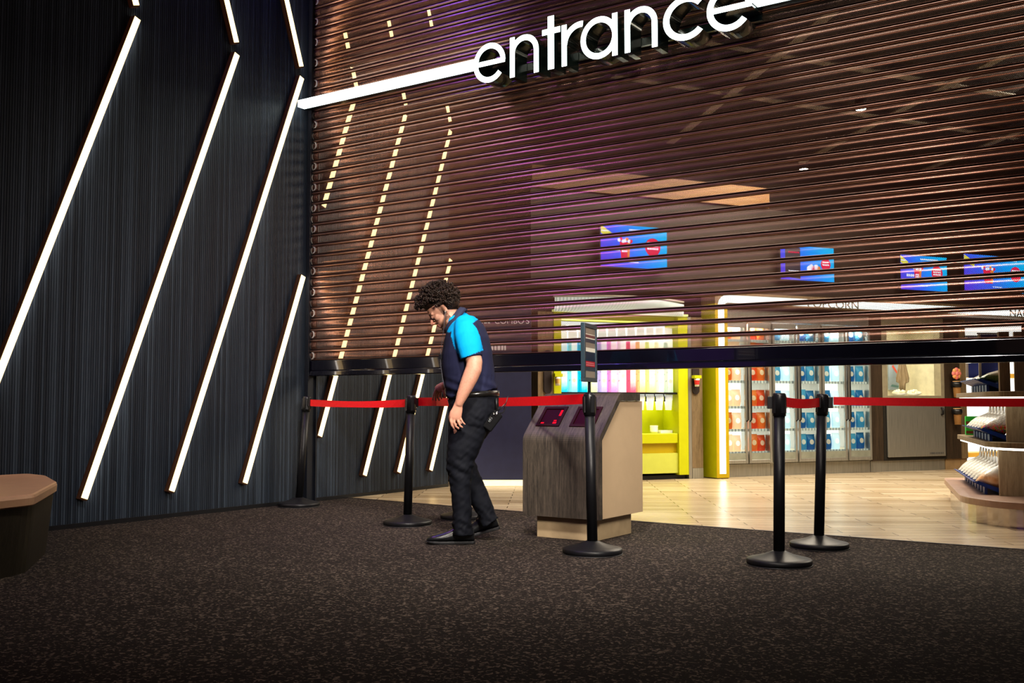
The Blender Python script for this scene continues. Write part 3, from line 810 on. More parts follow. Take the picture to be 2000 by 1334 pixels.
# --- slush drinks display: yellow framed niche
dd = mod('drinks_display', 'yellow framed drinks display niche with a deep counter and pale front', 'display counter', 0)
g = MB()
g.box(-1.065, -0.965, 0, 0.42, 0.05, 2.0); g.box(0.645, 0.785, 0, 0.42, 0.05, 2.0)
g.box(-0.964, 0.644, 0.06, 0.42, 1.93, 2.0)
g.build('frame', yellow, dd, bevel=0.004)
MB().box(-0.964, 0.644, 0.36, 0.42, 0.56, 1.92).build('back_panel', yellow, dd)
MB().box(-0.964, 0.644, 0.02, 0.359, 0.44, 0.559).build('counter', yellow, dd, bevel=0.006)
MB().box(-0.964, 0.644, 0.06, 0.42, 0.32, 0.439).build('shadow_band', amber, dd)  # shade of the recess under the counter put into the amber colour
MB().box(-0.964, 0.644, 0.025, 0.42, 0.075, 0.319).build('front_panel', pale_yellow, dd)
MB().box(-1.06, 0.78, 0.05, 0.42, 0.0, 0.049).build('kick', black_plastic, dd)
MB().box(0.787, 0.833, 0, 0.5, 0.0, 2.0).build('steel_edge', steel, dd)
MB().box(-0.964, 0.644, 0.30, 0.355, 1.01, 1.92).build('light_box', emit('niche_white', (0.97, 1, 0.95), 1.35), dd)
MB().box(-0.964, 0.644, 0.03, 0.30, 1.040, 1.062).build('shelf', black_plastic, dd)
# drink dispensers
hues = [(0.02, 0.55, 0.85), (0.25, 0.80, 0.88), (0.0, 0.55, 0.80), (0.75, 0.90, 0.45), (0.52, 0.45, 0.85), (0.85, 0.30, 0.68), (0.92, 0.70, 0.85), (0.88, 0.12, 0.22), (0.95, 0.55, 0.25), (0.80, 0.88, 0.30), (0.92, 0.92, 0.60), (0.55, 0.68, 0.55)]
hn = ['deep blue', 'pale aqua', 'turquoise', 'pale lime', 'lavender', 'magenta', 'pale pink', 'cherry red', 'orange', 'yellow green', 'cream', 'grey green']
def slush_mat(i, c):
    t = NT('slush_%d' % i); v = t.coord(); sp = t.new('ShaderNodeSeparateXYZ'); t.link(v, sp.inputs[0])
    nz = t.noise(t.coord((1, 1, 1)), 30, 3)
    light = tuple(min(1, q * 0.40 + 0.60) for q in c)
    hgt = t.math('ADD', sp.outputs['Z'], t.math('MULTIPLY', nz, 0.08))
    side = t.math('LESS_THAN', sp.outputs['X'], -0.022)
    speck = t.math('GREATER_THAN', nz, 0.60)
    body = t.ramp(hgt, [(0.06, c), (0.13, tuple(q * 0.6 + 0.3 for q in c)), (0.20, light), (0.60, light), (0.66, (0.95, 0.98, 0.97))])  # backlight put into the colour, tanks whiten towards the top
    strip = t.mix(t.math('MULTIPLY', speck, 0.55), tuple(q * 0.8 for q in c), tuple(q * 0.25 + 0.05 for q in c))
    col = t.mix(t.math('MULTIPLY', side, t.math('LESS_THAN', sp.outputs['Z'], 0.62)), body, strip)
    t.link(col, t.p.inputs['Base Color']); t.link(col, t.p.inputs['Emission Color']); t.p.inputs['Emission Strength'].default_value = 0.55  # emission stands in for light from behind the tank
    t.p.inputs['Roughness'].default_value = 0.2; return t.m
PITD = 1.605 / 12
lid_m = simple('dispenser_lid', (0.9, 0.92, 0.9), 0.4, emis=(1, 1, 0.97), es=0.5)
for i in range(12):
    s = -0.96 + PITD * (i + 0.5)
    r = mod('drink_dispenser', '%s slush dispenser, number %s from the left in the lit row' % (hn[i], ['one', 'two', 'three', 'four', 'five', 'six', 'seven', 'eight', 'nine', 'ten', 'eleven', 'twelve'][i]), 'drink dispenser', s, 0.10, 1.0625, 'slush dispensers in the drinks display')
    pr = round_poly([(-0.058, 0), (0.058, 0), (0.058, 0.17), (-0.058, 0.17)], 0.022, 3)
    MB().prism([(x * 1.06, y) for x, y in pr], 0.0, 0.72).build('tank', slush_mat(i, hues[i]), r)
    MB().prism([(x * 0.96, y * 0.96 + 0.003) for x, y in pr], 0.7205, 0.80).build('lid', lid_m, r, bevel=0.006)
    # printed round sticker on the front
    g = MB(); zz = 0.30 if i % 3 == 0 else 0.24
    ring = [(0.012 + 0.026 * math.cos(2 * PI * j / 20), -0.002, zz - 0.1 + 0.026 * math.sin(2 * PI * j / 20)) for j in range(20)]
    g.add(ring, [tuple(range(20))]); g.build('sticker', white_plastic, r)
# taps hang below the shelf over clear cups (those the kiosk leaves in view)
tap_m = black_plastic
cup_m = None
def cup_mat():
    t = NT('clear_cup'); v = t.coord(); nz = t.noise(v, 14, 2)
    t.link(t.ramp(nz, [(0.3, (0.85, 0.9, 0.86)), (0.7, (1, 1, 1))]), t.p.inputs['Base Color'])
    t.p.inputs['Alpha'].default_value = 0.75; t.p.inputs['Roughness'].default_value = 0.25
    t.p.inputs['Emission Color'].default_value = (1, 1, 0.96, 1); t.p.inputs['Emission Strength'].default_value = 0.2
    return t.m
cup_m = cup_mat()
for i in range(6, 12):
    s = -0.96 + PITD * (i + 0.5); wd = ['one', 'two', 'three', 'four', 'five', 'six'][11 - i]
    r = mod('drink_tap', 'black drink tap under the lit row, number %s from the right' % wd, 'tap', s - 0.0665, 0.13, 1.0398, 'taps under the slush dispensers')
    g = MB().tube([(0, 0, 0), (0, 0, -0.025), (0, -0.02, -0.03), (0, -0.02, -0.075)], [0.006, 0.006, 0.007, 0.008], 10); g.build('spout', tap_m, r)
    MB().ell((0, -0.02, -0.081), (0.012, 0.012, 0.008), n=12, m=8).build('knob', tap_m, r)
    r = mod('plastic_cup', 'clear plastic cup stack below the taps, number %s from the right' % wd, 'cup', s, 0.13, 0.845, 'clear cups below the taps')
    MB().lathe([(0, 0), (0.040, 0), (0.050, 0.12), (0.054, 0.125), (0.054, 0.19), (0.050, 0.19), (0.047, 0.125), (0.037, 0.005)], 20).build('cup', cup_m, r)
r = mod('cup_stack', 'short stack of cream tubs on the yellow counter', 'cups', 0.41, 0.20, 0.56)
MB().lathe([(0, 0), (0.045, 0), (0.050, 0.03), (0.046, 0.031), (0.051, 0.06), (0.047, 0.061), (0.053, 0.095), (0, 0.095)], 20).build('tubs', simple('cream_tub', (0.75, 0.74, 0.45), 0.5), r)
r = mod('lid_tray', 'white tray at the right end of the yellow counter', 'tray', 0.55, 0.19, 0.56)
g = MB(); g.box(-0.085, 0.085, -0.06, 0.06, 0, 0.006); g.box(-0.085, -0.079, -0.06, 0.06, 0.006, 0.035); g.box(0.079, 0.085, -0.06, 0.06, 0.006, 0.035); g.box(-0.079, 0.079, -0.06, -0.054, 0.006, 0.035); g.box(-0.079, 0.079, 0.054, 0.06, 0.006, 0.035)
g.build('tray', white_plastic, r)
# ribbed white canopy over the drinks display
cn = mod('canopy', 'white ribbed curved canopy glowing above the drinks display', 'canopy', 0)
def can_mat():
    t = NT('ribbed_canopy'); v = t.coord(); sp = t.new('ShaderNodeSeparateXYZ'); t.link(v, sp.inputs[0])
    w = t.math('SINE', t.math('MULTIPLY', sp.outputs['X'], 2 * PI / 0.036))
    t.link(t.ramp(t.math('ADD', t.math('MULTIPLY', w, 0.5), 0.5), [(0, (0.42, 0.55, 0.52)), (0.6, (0.85, 0.92, 0.9))]), t.p.inputs['Base Color'])
    t.link(t.ramp(t.math('ADD', t.math('MULTIPLY', w, 0.5), 0.5), [(0, (0.45, 0.6, 0.56)), (0.6, (0.85, 1.0, 0.97))]), t.p.inputs['Emission Color'])
    t.p.inputs['Emission Strength'].default_value = 0.55; return t.m  # canopy light put in as emission; stripes paint the rib shading
g = MB(); NS_ = 60; rows = []
for i in range(NS_ + 1):
    t = i / NS_; s = -1.07 + 1.78 * t
    bow = 0.34 * math.sin(PI * t); zt_ = 2.17 - 0.02 * t; zb_ = 2.005
    col = []
    for k in range(9):
        a = k / 8 * PI / 2
        col.append((s, -0.02 - bow * math.sin(a) - 0.02 * math.sin(a), zb_ + (zt_ - zb_) * (1 - math.cos(a))))
    rows += col
g.add(rows, [(i * 9 + k, (i + 1) * 9 + k, (i + 1) * 9 + k + 1, i * 9 + k + 1) for i in range(NS_) for k in range(8)], 0, True)
g.build('ribbed_soffit', can_mat(), cn)
g = MB(); tp = [(-1.07 + 1.78 * i / NS_, -0.045 - 0.34 * math.sin(PI * i / NS_)) for i in range(NS_ + 1)] + [(0.71, 0.0), (-1.07, 0.0)]
g.prism(tp, 2.172, 2.19); g.build('top_board', simple('canopy_top', (0.5, 0.48, 0.42), 0.6), cn)
MB().box(-1.065, 0.785, -0.015, 0.05, 1.9601 + 0.045, 2.03).build('lower_edge', simple('lit_yellow', (0.85, 0.83, 0.3), 0.4, emis=(0.95, 1, 0.4), es=0.5), cn)

# --- yellow light column and the light band that grows out of it
lc = mod('light_column', 'yellow square column with a bright white light strip down its front', 'column', 1.18, -0.15)
MB().box(-0.092, 0.092, 0.0, 0.30, 0.008, 2.17).build('casing', [yellow], lc, bevel=0.004)
MB().box(-0.086, 0.086, 0.006, 0.29, 0.0, 0.0075).build('foot', black_plastic, lc)
MB().box(-0.093, 0.093, -0.006, -0.0005, 0.009, 2.165).build('front_plate', amber, lc)
MB().box(-0.048, 0.040, -0.012, -0.0065, 0.06, 2.10).build('light_strip', emit('column_led', (1.0, 1.0, 0.93), 2.6), lc)
lb = mod('light_band', 'white glowing band running above the fridges with dark lettering', 'light band', 1.18, -0.15)
g = MB()
path = [(-0.004, 2.10)]
pr = [(-0.048, 2.1005)] + [(-0.048 + 0.13 * (1 - math.cos(a)), 2.15 + 0.13 * math.sin(a)) for a in [PI / 2 * j / 8 for j in range(9)]]
poly = pr + [(7.6, 2.28), (7.6, 2.185), (0.10, 2.185)] + [(0.10 - 0.06 * math.sin(a), 2.125 + 0.06 * math.cos(a)) for a in [PI / 2 * j / 6 for j in range(1, 7)]] + [(0.04, 2.1005)]
g.extr(poly, 'y', -0.012, -0.0065)
g.build('diffuser', band_em, lb)
MB().box(-0.09, 7.7, -0.006, 0.30, 2.1705, 2.315).build('fascia', mid_wood, lb)
lt = simple('band_lettering', (0.16, 0.17, 0.15), 0.5)
text_mesh('POPCORN', 0.150, lt, lb, 'lettering', (2.51 - 1.18, -0.015, 2.178), stretch=1.22, label='dark popcorn lettering')
text_mesh('NACHOS', 0.150, lt, lb, 'lettering', (6.15 - 1.18, -0.015, 2.178), stretch=1.22, label='dark nachos lettering')

# --- glass door fridges
def pouch_mat(name, c1, c2, patch, es):
    t = NT(name); v = t.coord(); sp = t.new('ShaderNodeSeparateXYZ'); t.link(v, sp.inputs[0])
    nz = t.noise(v, 18, 2)
    base = t.mix(t.ramp(t.math('MULTIPLY', sp.outputs['Z'], 4.5), [(0.0, (0, 0, 0)), (1.0, (1, 1, 1))]), c1, c2)
    dx = t.math('MULTIPLY', sp.outputs['X'], 1 / 0.034); dz = t.math('MULTIPLY', t.math('SUBTRACT', sp.outputs['Z'], 0.10), 1 / 0.032)
    rr = t.math('ADD', t.math('MULTIPLY', dx, dx), t.math('MULTIPLY', dz, dz))
    inside = t.math('LESS_THAN', t.math('ADD', rr, t.math('MULTIPLY', nz, 0.5)), 1.15)
    col = t.mix(inside, base, patch)
    t.link(col, t.p.inputs['Base Color']); t.link(col, t.p.inputs['Emission Color']); t.p.inputs['Emission Strength'].default_value = es  # pouch colours glow to carry the bright fridge light
    t.p.inputs['Roughness'].default_value = 0.35; return t.m
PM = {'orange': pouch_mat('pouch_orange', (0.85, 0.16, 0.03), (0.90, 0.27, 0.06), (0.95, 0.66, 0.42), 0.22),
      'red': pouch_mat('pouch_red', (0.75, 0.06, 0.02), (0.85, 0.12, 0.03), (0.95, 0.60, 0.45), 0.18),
      'glare-pale orange': pouch_mat('pouch_orange_glare', (0.95, 0.55, 0.32), (0.95, 0.68, 0.45), (1, 0.93, 0.84), 0.75),  # orange pouch washed pale, left door glare put into its colour
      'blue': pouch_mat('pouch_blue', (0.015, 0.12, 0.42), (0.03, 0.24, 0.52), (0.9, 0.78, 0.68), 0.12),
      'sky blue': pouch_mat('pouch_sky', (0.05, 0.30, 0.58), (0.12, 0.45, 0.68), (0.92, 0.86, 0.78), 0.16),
      'glare-pale blue': pouch_mat('pouch_blue_glare', (0.55, 0.75, 0.82), (0.75, 0.88, 0.90), (1, 0.96, 0.9), 0.75)}  # blue pouch with the same door glare put into its colour
def pouch_mesh():
    g = MB(); prof = [(0.0, 0.030, 0.052), (0.012, 0.036, 0.058), (0.06, 0.040, 0.062), (0.12, 0.036, 0.062), (0.165, 0.018, 0.062), (0.178, 0.004, 0.062), (0.195, 0.003, 0.064)]
    n = 16; v = []
    for z, b, a in prof:
        for j in range(n):
            w = 2 * PI * j / n; c, s = math.cos(w), math.sin(w)
            v.append((a * math.copysign(abs(c) ** 0.6, c), b * math.copysign(abs(s) ** 0.8, s), z))
    m = len(prof)
    g.add(v, [(i * n + j, i * n + (j + 1) % n, (i + 1) * n + (j + 1) % n, (i + 1) * n + j) for i in range(m - 1) for j in range(n)] + [tuple(range(n - 1, -1, -1)), tuple(range((m - 1) * n, m * n))], 0, True)
    return g
pouch_src = {}
for k_ in PM:
    o = pouch_mesh().build('snack_pouch', PM[k_]); pouch_src[k_] = [o, False]
door_glass = glass_mat('door_glass')
fridge_in = emit('fridge_back', (1.0, 0.95, 0.84), 2.0)  # glowing panel put in for the overexposed fridge interior
shelf_m = simple('wire_shelf', (0.8, 0.75, 0.62), 0.4, emis=(1, 0.85, 0.6), es=0.25)
price_m = None
def price_mat():
    t = NT('price_strip'); v = t.coord((1, 1, 1)); sp = t.new('ShaderNodeSeparateXYZ'); t.link(v, sp.inputs[0])
    w = t.math('SINE', t.math('MULTIPLY', sp.outputs['X'], 2 * PI / 0.05))
    col = t.mix(t.math('GREATER_THAN', w, 0.45), (0.85, 0.85, 0.8), (0.38, 0.40, 0.42)); t.link(col, t.p.inputs['Base Color'])
    t.link(col, t.p.inputs['Emission Color']); t.p.inputs['Emission Strength'].default_value = 0.2; return t.m
price_m = price_mat()
SHZ = [0.315, 0.60, 0.89, 1.215, 1.50, 1.74]
shelfw = ['bottom shelf', 'second shelf up', 'third shelf up', 'fourth shelf up', 'fifth shelf up', 'top shelf']
fr = [(1.285, 2.04, 'left', 'orange'), (2.045, 2.845, 'middle', 'blue'), (2.85, 3.69, 'right', 'blue')]
doorn = 0
for s0, s1, fn, colr in fr:
    W_ = s1 - s0
    r = mod('display_fridge', '%s steel glass door fridge of the three, lit and stocked with %s pouches' % (fn, colr), 'fridge', s0, 0, 0, 'three stocked display fridges')
    g = MB()
    g.box(0, 0.028, 0, 0.68, 0.16, 2.12); g.box(W_ - 0.028, W_, 0, 0.68, 0.16, 2.12); g.box(0.0285, W_ - 0.0285, 0, 0.68, 1.97, 2.12); g.box(0.0285, W_ - 0.0285, 0.05, 0.68, 0.16, 0.28)
    g.build('cabinet', steel, r, bevel=0.003)
    MB().box(0, W_, 0.03, 0.68, 0.0, 0.158).build('plinth', steel, r)
    MB().box(0.029, W_ - 0.029, 0.60, 0.62, 0.285, 1.965).build('lit_back', fridge_in, r)
    for z in SHZ:
        sh = MB().box(0.03, W_ - 0.03, 0.03, 0.58, z - 0.015, z).build('shelf', shelf_m, r)
        MB().box(0.03, W_ - 0.03, 0.018, 0.0285, z - 0.028, z + 0.004).build('price_strip', price_m, sh)
    wd = W_ / 2
    for di in range(2):
        a = 0.012 + di * wd; b = a + wd - 0.024
        doorn += 1
        d = MB(); y0, y1 = -0.034, -0.002
        d.box(a, a + 0.032, y0, y1, 0.17, 1.96); d.box(b - 0.032, b, y0, y1, 0.17, 1.96); d.box(a + 0.0325, b - 0.0325, y0, y1, 1.89, 1.96); d.box(a + 0.0325, b - 0.0325, y0, y1, 0.17, 0.215); 
        dr = d.build('door', steel, r, bevel=0.004)
        MB().box(a + 0.0325, b - 0.0325, y0 + 0.006, y1 - 0.004, 0.2155, 0.30).build('kick_plate', simple('kick_plate', (0.45, 0.48, 0.42), 0.35, 0.6), dr)
        MB().box(a + 0.0325, b - 0.0325, -0.021, -0.015, 0.3005, 1.8895).build('glass', door_glass, dr)
        hx = (b - 0.014) if di == 0 else (a + 0.014)
        MB().tube([(hx, -0.0345, 0.70), (hx, -0.062, 0.72), (hx, -0.062, 1.42), (hx, -0.0345, 1.44)], 0.008, 10).build('handle', black_metal, dr)
        ia, ib = a + 0.045, b - 0.045
        for zi, z in enumerate(SHZ):
            for bi in range(2):
                if colr == 'orange': key = 'glare-pale orange' if (di == 0 and bi == 1) else ('orange' if (bi + zi) % 2 == 0 else 'red') if di == 1 else 'orange' if zi % 2 else 'glare-pale orange'
                else: key = ('glare-pale blue' if bi == 1 else ('sky blue' if zi % 2 else 'blue')) if di == 0 else ('blue' if (bi + zi) % 2 else 'sky blue')
                src = pouch_src[key]
                if src[1]: o = src[0].copy(); C.objects.link(o)
                else: o = src[0]; src[1] = True
                sx = ia + (ib - ia) * (0.25 + 0.5 * bi)
                o.location = wpt(s0 + sx + 0.022, 0.082 + 0.010 * ((zi * 3 + bi) % 2), z + 0.001)
                o.rotation_euler = (0, 0, WA + random.uniform(-0.06, 0.06)); o.scale = (1.06, 1.0, 1.04 + 0.09 * random.random())
                tag(o, '%s snack pouch, %s on %s, glass door %s from left' % (key, ['left', 'right'][bi], shelfw[zi], ['one', 'two', 'three', 'four', 'five', 'six'][doorn - 1]), 'snack pouch', group='snack pouches in the lit fridges')
                # a second, hidden-half row of stock behind
# --- timber post, serving hatch over a steel cabinet, cup dispenser column
r = mod('timber_post', 'narrow dark oak post between the fridges and the serving hatch', 'post', 3.695)
MB().box(0, 0.21, 0, 0.68, 0.15, 2.12).build('post', dark_wood, r); MB().box(0, 0.21, 0.02, 0.68, 0, 0.149).build('skirting', steel, r)
sv = mod('serving_hatch', 'steel framed serving hatch glowing cream above a stainless cabinet', 'serving hatch', 3.91)
g = MB(); g.box(0, 0.09, 0, 0.12, 0.93, 2.12); g.box(1.06, 1.13, 0, 0.12, 0.93, 2.12); g.box(0.0905, 1.0595, 0, 0.12, 0.93, 1.035); g.box(0.0905, 1.0595, 0, 0.12, 2.0, 2.12)
g.build('frame', simple('hatch_frame', (0.42, 0.38, 0.28), 0.4, 0.4), sv, bevel=0.004)
cream = simple('hatch_cream', (0.62, 0.58, 0.42), 0.6, emis=(1, 0.94, 0.66), es=0.06)
g = MB(); g.box(0.0, 1.13, 0.60, 0.62, 0.93, 2.12); g.box(0, 0.02, 0.121, 0.599, 0.93, 2.12); g.box(1.11, 1.13, 0.121, 0.599, 0.93, 2.12); g.box(0.0205, 1.1095, 0.121, 0.599, 0.93, 1.03); g.box(0.0205, 1.1095, 0.121, 0.599, 2.05, 2.12)
g.build('lit_interior', cream, sv)
g = MB(); g.box(0.05, 1.10, 0.0, 0.62, 0.15, 0.19); g.box(0.0, 0.0495, 0.0, 0.62, 0.15, 0.928); g.box(1.1005, 1.13, 0.0, 0.62, 0.15, 0.928)
g.build('cabinet', simple('cabinet_dark', (0.02, 0.018, 0.016), 0.5), sv)
db = MB(); db.box(0.055, 1.095, -0.028, -0.001, 0.195, 0.925); db = db.build('door', steel, sv, bevel=0.004)
MB().tube([(1.03, -0.0285, 0.86), (1.03, -0.06, 0.85), (1.03, -0.06, 0.78), (1.03, -0.0285, 0.77)], 0.014, 10).build('handle', black_metal, db)
g = MB(); xx = 0.80
while xx < 1.05: ww = random.uniform(0.008, 0.02); g.box(xx, xx + ww, -0.0295, -0.0285, 0.225, 0.25); xx += ww + 0.008
g.build('maker_plate', simple('faded_print', (0.10, 0.10, 0.10), 0.5), db)
MB().box(0, 1.13, 0.03, 0.62, 0.0, 0.149).build('plinth', steel, sv)
r = mod('wall_picture', 'pale grey picture with a red stroke hanging inside the hatch', 'picture', 4.575, 0.590, 1.12)
MB().box(0, 0.19, -0.012, 0.004, 0, 0.42).build('board', simple('picture_grey', (0.34, 0.42, 0.50), 0.5, emis=(0.6, 0.7, 0.75), es=0.05), r)
g = MB(); g.add([(0.06, -0.014, 0.34), (0.09, -0.014, 0.36), (0.17, -0.014, 0.26), (0.15, -0.014, 0.235)], [(0, 1, 2, 3)])
g.add([(0.03, -0.014, 0.05), (0.17, -0.014, 0.03), (0.19, -0.014, 0.06), (0.06, -0.014, 0.08)], [(0, 1, 2, 3)], 1)
g.build('brush_stroke', [simple('stroke_red', (0.85, 0.15, 0.1), 0.5), simple('stroke_teal', (0.15, 0.3, 0.33), 0.5)], r, weld=False)
r = mod('hanging_apron', 'beige apron hanging inside the serving hatch', 'apron', 4.66, 0.40, 1.09)
g = MB(); rows = [(0.0, 0.055), (0.12, 0.06), (0.14, 0.115), (0.20, 0.12), (0.34, 0.075), (0.48, 0.035), (0.60, 0.03)]
n = 13; v = []
for z, w in rows:
    for j in range(n):
        t = j / (n - 1) * 2 - 1; v.append((t * w, 0.012 * math.sin(t * 9 + z * 6), z))
for z, w in rows:
    for j in range(n):
        t = j / (n - 1) * 2 - 1; v.append((t * w, 0.012 * math.sin(t * 9 + z * 6) + 0.012, z))
m_ = len(rows)
fs = [(i * n + j, i * n + j + 1, (i + 1) * n + j + 1, (i + 1) * n + j) for i in range(m_ - 1) for j in range(n - 1)]
fs += [tuple(m_ * n + q for q in f[::-1]) for f in fs]
fs += [(j, m_ * n + j, m_ * n + j + 1, j + 1) for j in range(n - 1)]
for e in (0, n - 1): fs += [(i * n + e, (i + 1) * n + e, m_ * n + (i + 1) * n + e, m_ * n + i * n + e) for i in range(m_ - 1)]
g.add(v, fs, 0, True); g.build('cloth', simple('apron_cloth', (0.36, 0.28, 0.18), 0.8), r)
for i, x in enumerate((4.425, 4.68)):
    r = mod('popcorn_bowl', ['left', 'right'][i] + ' heaped bowl of popcorn on the hatch sill', 'bowl', x, 0.22, 1.036, 'popcorn bowls on the hatch sill')
    MB().lathe([(0, 0), (0.06, 0), (0.11, 0.03), (0.105, 0.031), (0.0, 0.012)], 20).build('bowl', white_plastic, r)
    g = MB()
    for q in range(26):
        a = random.uniform(0, 2 * PI); rr = 0.09 * math.sqrt(random.random()); g.ell((rr * math.cos(a), rr * math.sin(a), 0.03 + 0.045 * (1 - (rr / 0.1) ** 2)), (0.02, 0.02, 0.016), n=8, m=6)
    o = g.build('popcorn', simple('popcorn', (0.9, 0.85, 0.6), 0.7, emis=(1, 0.95, 0.7), es=0.12), r, weld=False); o['kind'] = 'stuff'
r = mod('timber_post', 'dark oak post holding the cup dispensers right of the hatch', 'post', 5.045)
MB().box(0, 0.285, 0, 0.68, 0.15, 2.12).build('post', dark_wood, r); MB().box(0, 0.285, 0.02, 0.68, 0, 0.149).build('skirting', simple('tan_skirt', (0.35, 0.24, 0.13), 0.4), r)
r = mod('timber_post', 'light oak end post beside the glowing shelf bay', 'post', 5.335)
MB().box(0, 0.12, 0, 0.68, 0.15, 2.12).build('post', mid_wood, r); MB().box(0, 0.12, 0.02, 0.68, 0, 0.149).build('skirting', MATS['tan_skirt'], r)
tan_cup = simple('tan_cup', (0.55, 0.32, 0.14), 0.6)
for i, z in enumerate((1.10, 0.72)):
    r = mod('cup_dispenser', ['upper', 'lower'][i] + ' black cup dispenser on the dark oak post', 'cup dispenser', 5.19, -0.075, z, 'cup dispensers on the oak post')
    MB().lathe([(0.056, 0.05), (0.066, 0.05), (0.07, 0.09), (0.066, 0.13), (0.056, 0.13), (0.056, 0.05)], 20).build('holder', black_plastic, r)
    MB().box(-0.03, 0.03, 0.056, 0.0745, 0.06, 0.12).build('bracket', black_plastic, r)
    MB().lathe([(0, -0.09), (0.042, -0.09), (0.052, 0.048), (0.054, 0.049), (0.054, 0.14), (0, 0.14)], 20).build('cup_stack', tan_cup, r)
r = mod('paper_rosette', 'pink and orange paper rosette above the upper cup dispenser', 'decoration', 5.18, -0.085, 1.345)
g = MB()
for q in range(9):
    a = 2 * PI * q / 8; rr = 0.0 if q == 8 else 0.05
    g.ell((rr * math.cos(a), -0.01 if q == 8 else 0, rr * math.sin(a)), (0.036, 0.022, 0.036), n=10, m=8, mi=q % 2)
g.build('petals', [simple('rosette_pink', (0.75, 0.22, 0.2), 0.6), simple('rosette_orange', (0.8, 0.38, 0.15), 0.6)], r, weld=False)
MB().tube([(0, 0.0, -0.03), (0, 0.03, -0.08), (0, 0.0595, -0.09)], 0.012, 8).build('stem', black_plastic, r)
# glowing shelf bay past the posts
bay = mod('shelf_bay', 'glowing white shelf bay with amber shelf edges behind the gondola', 'shelf unit', 5.46)
MB().box(0, 1.6, 0.40, 0.66, 0.0, 2.12).build('lit_back', emit('bay_white', (1, 0.97, 0.9), 1.5), bay)
for z in (0.16, 0.55, 0.98, 1.30, 1.62): MB().box(0, 1.6, 0.06, 0.399, z, z + 0.06).build('shelf', simple('amber_shelf', (0.85, 0.48, 0.06), 0.5, emis=(1, 0.55, 0.1), es=0.3), bay)

# --- menu screens on the bulkhead
def screen_mat():
    t = NT('screen_gradient'); t.n.remove(t.p); v = t.coord(out='Generated'); sp = t.new('ShaderNodeSeparateXYZ'); t.link(v, sp.inputs[0])
    f = t.math('ADD', t.math('MULTIPLY', sp.outputs['X'], 0.8), t.math('MULTIPLY', sp.outputs['Z'], 0.25))
    e = t.new('ShaderNodeEmission'); t.link(t.ramp(f, [(0.05, (0.10, 0.05, 0.62)), (0.35, (0.04, 0.12, 0.80)), (0.65, (0.0, 0.28, 0.85)), (0.95, (0.0, 0.42, 0.80))]), e.inputs[0])
    e.inputs[1].default_value = 1.9; t.link(e.outputs[0], t.out.inputs[0]); return t.m
scr = screen_mat()
s_red = emit('screen_red', (0.80, 0.03, 0.10), 1.5); s_white = emit('screen_white', (0.9, 0.9, 1.0), 1.7); s_yel = emit('screen_yellow', (0.80, 0.75, 0.12), 1.5); s_blk = simple('screen_black', (0.01, 0.01, 0.03), 0.3); s_or = emit('screen_orange', (0.9, 0.30, 0.08), 1.4)
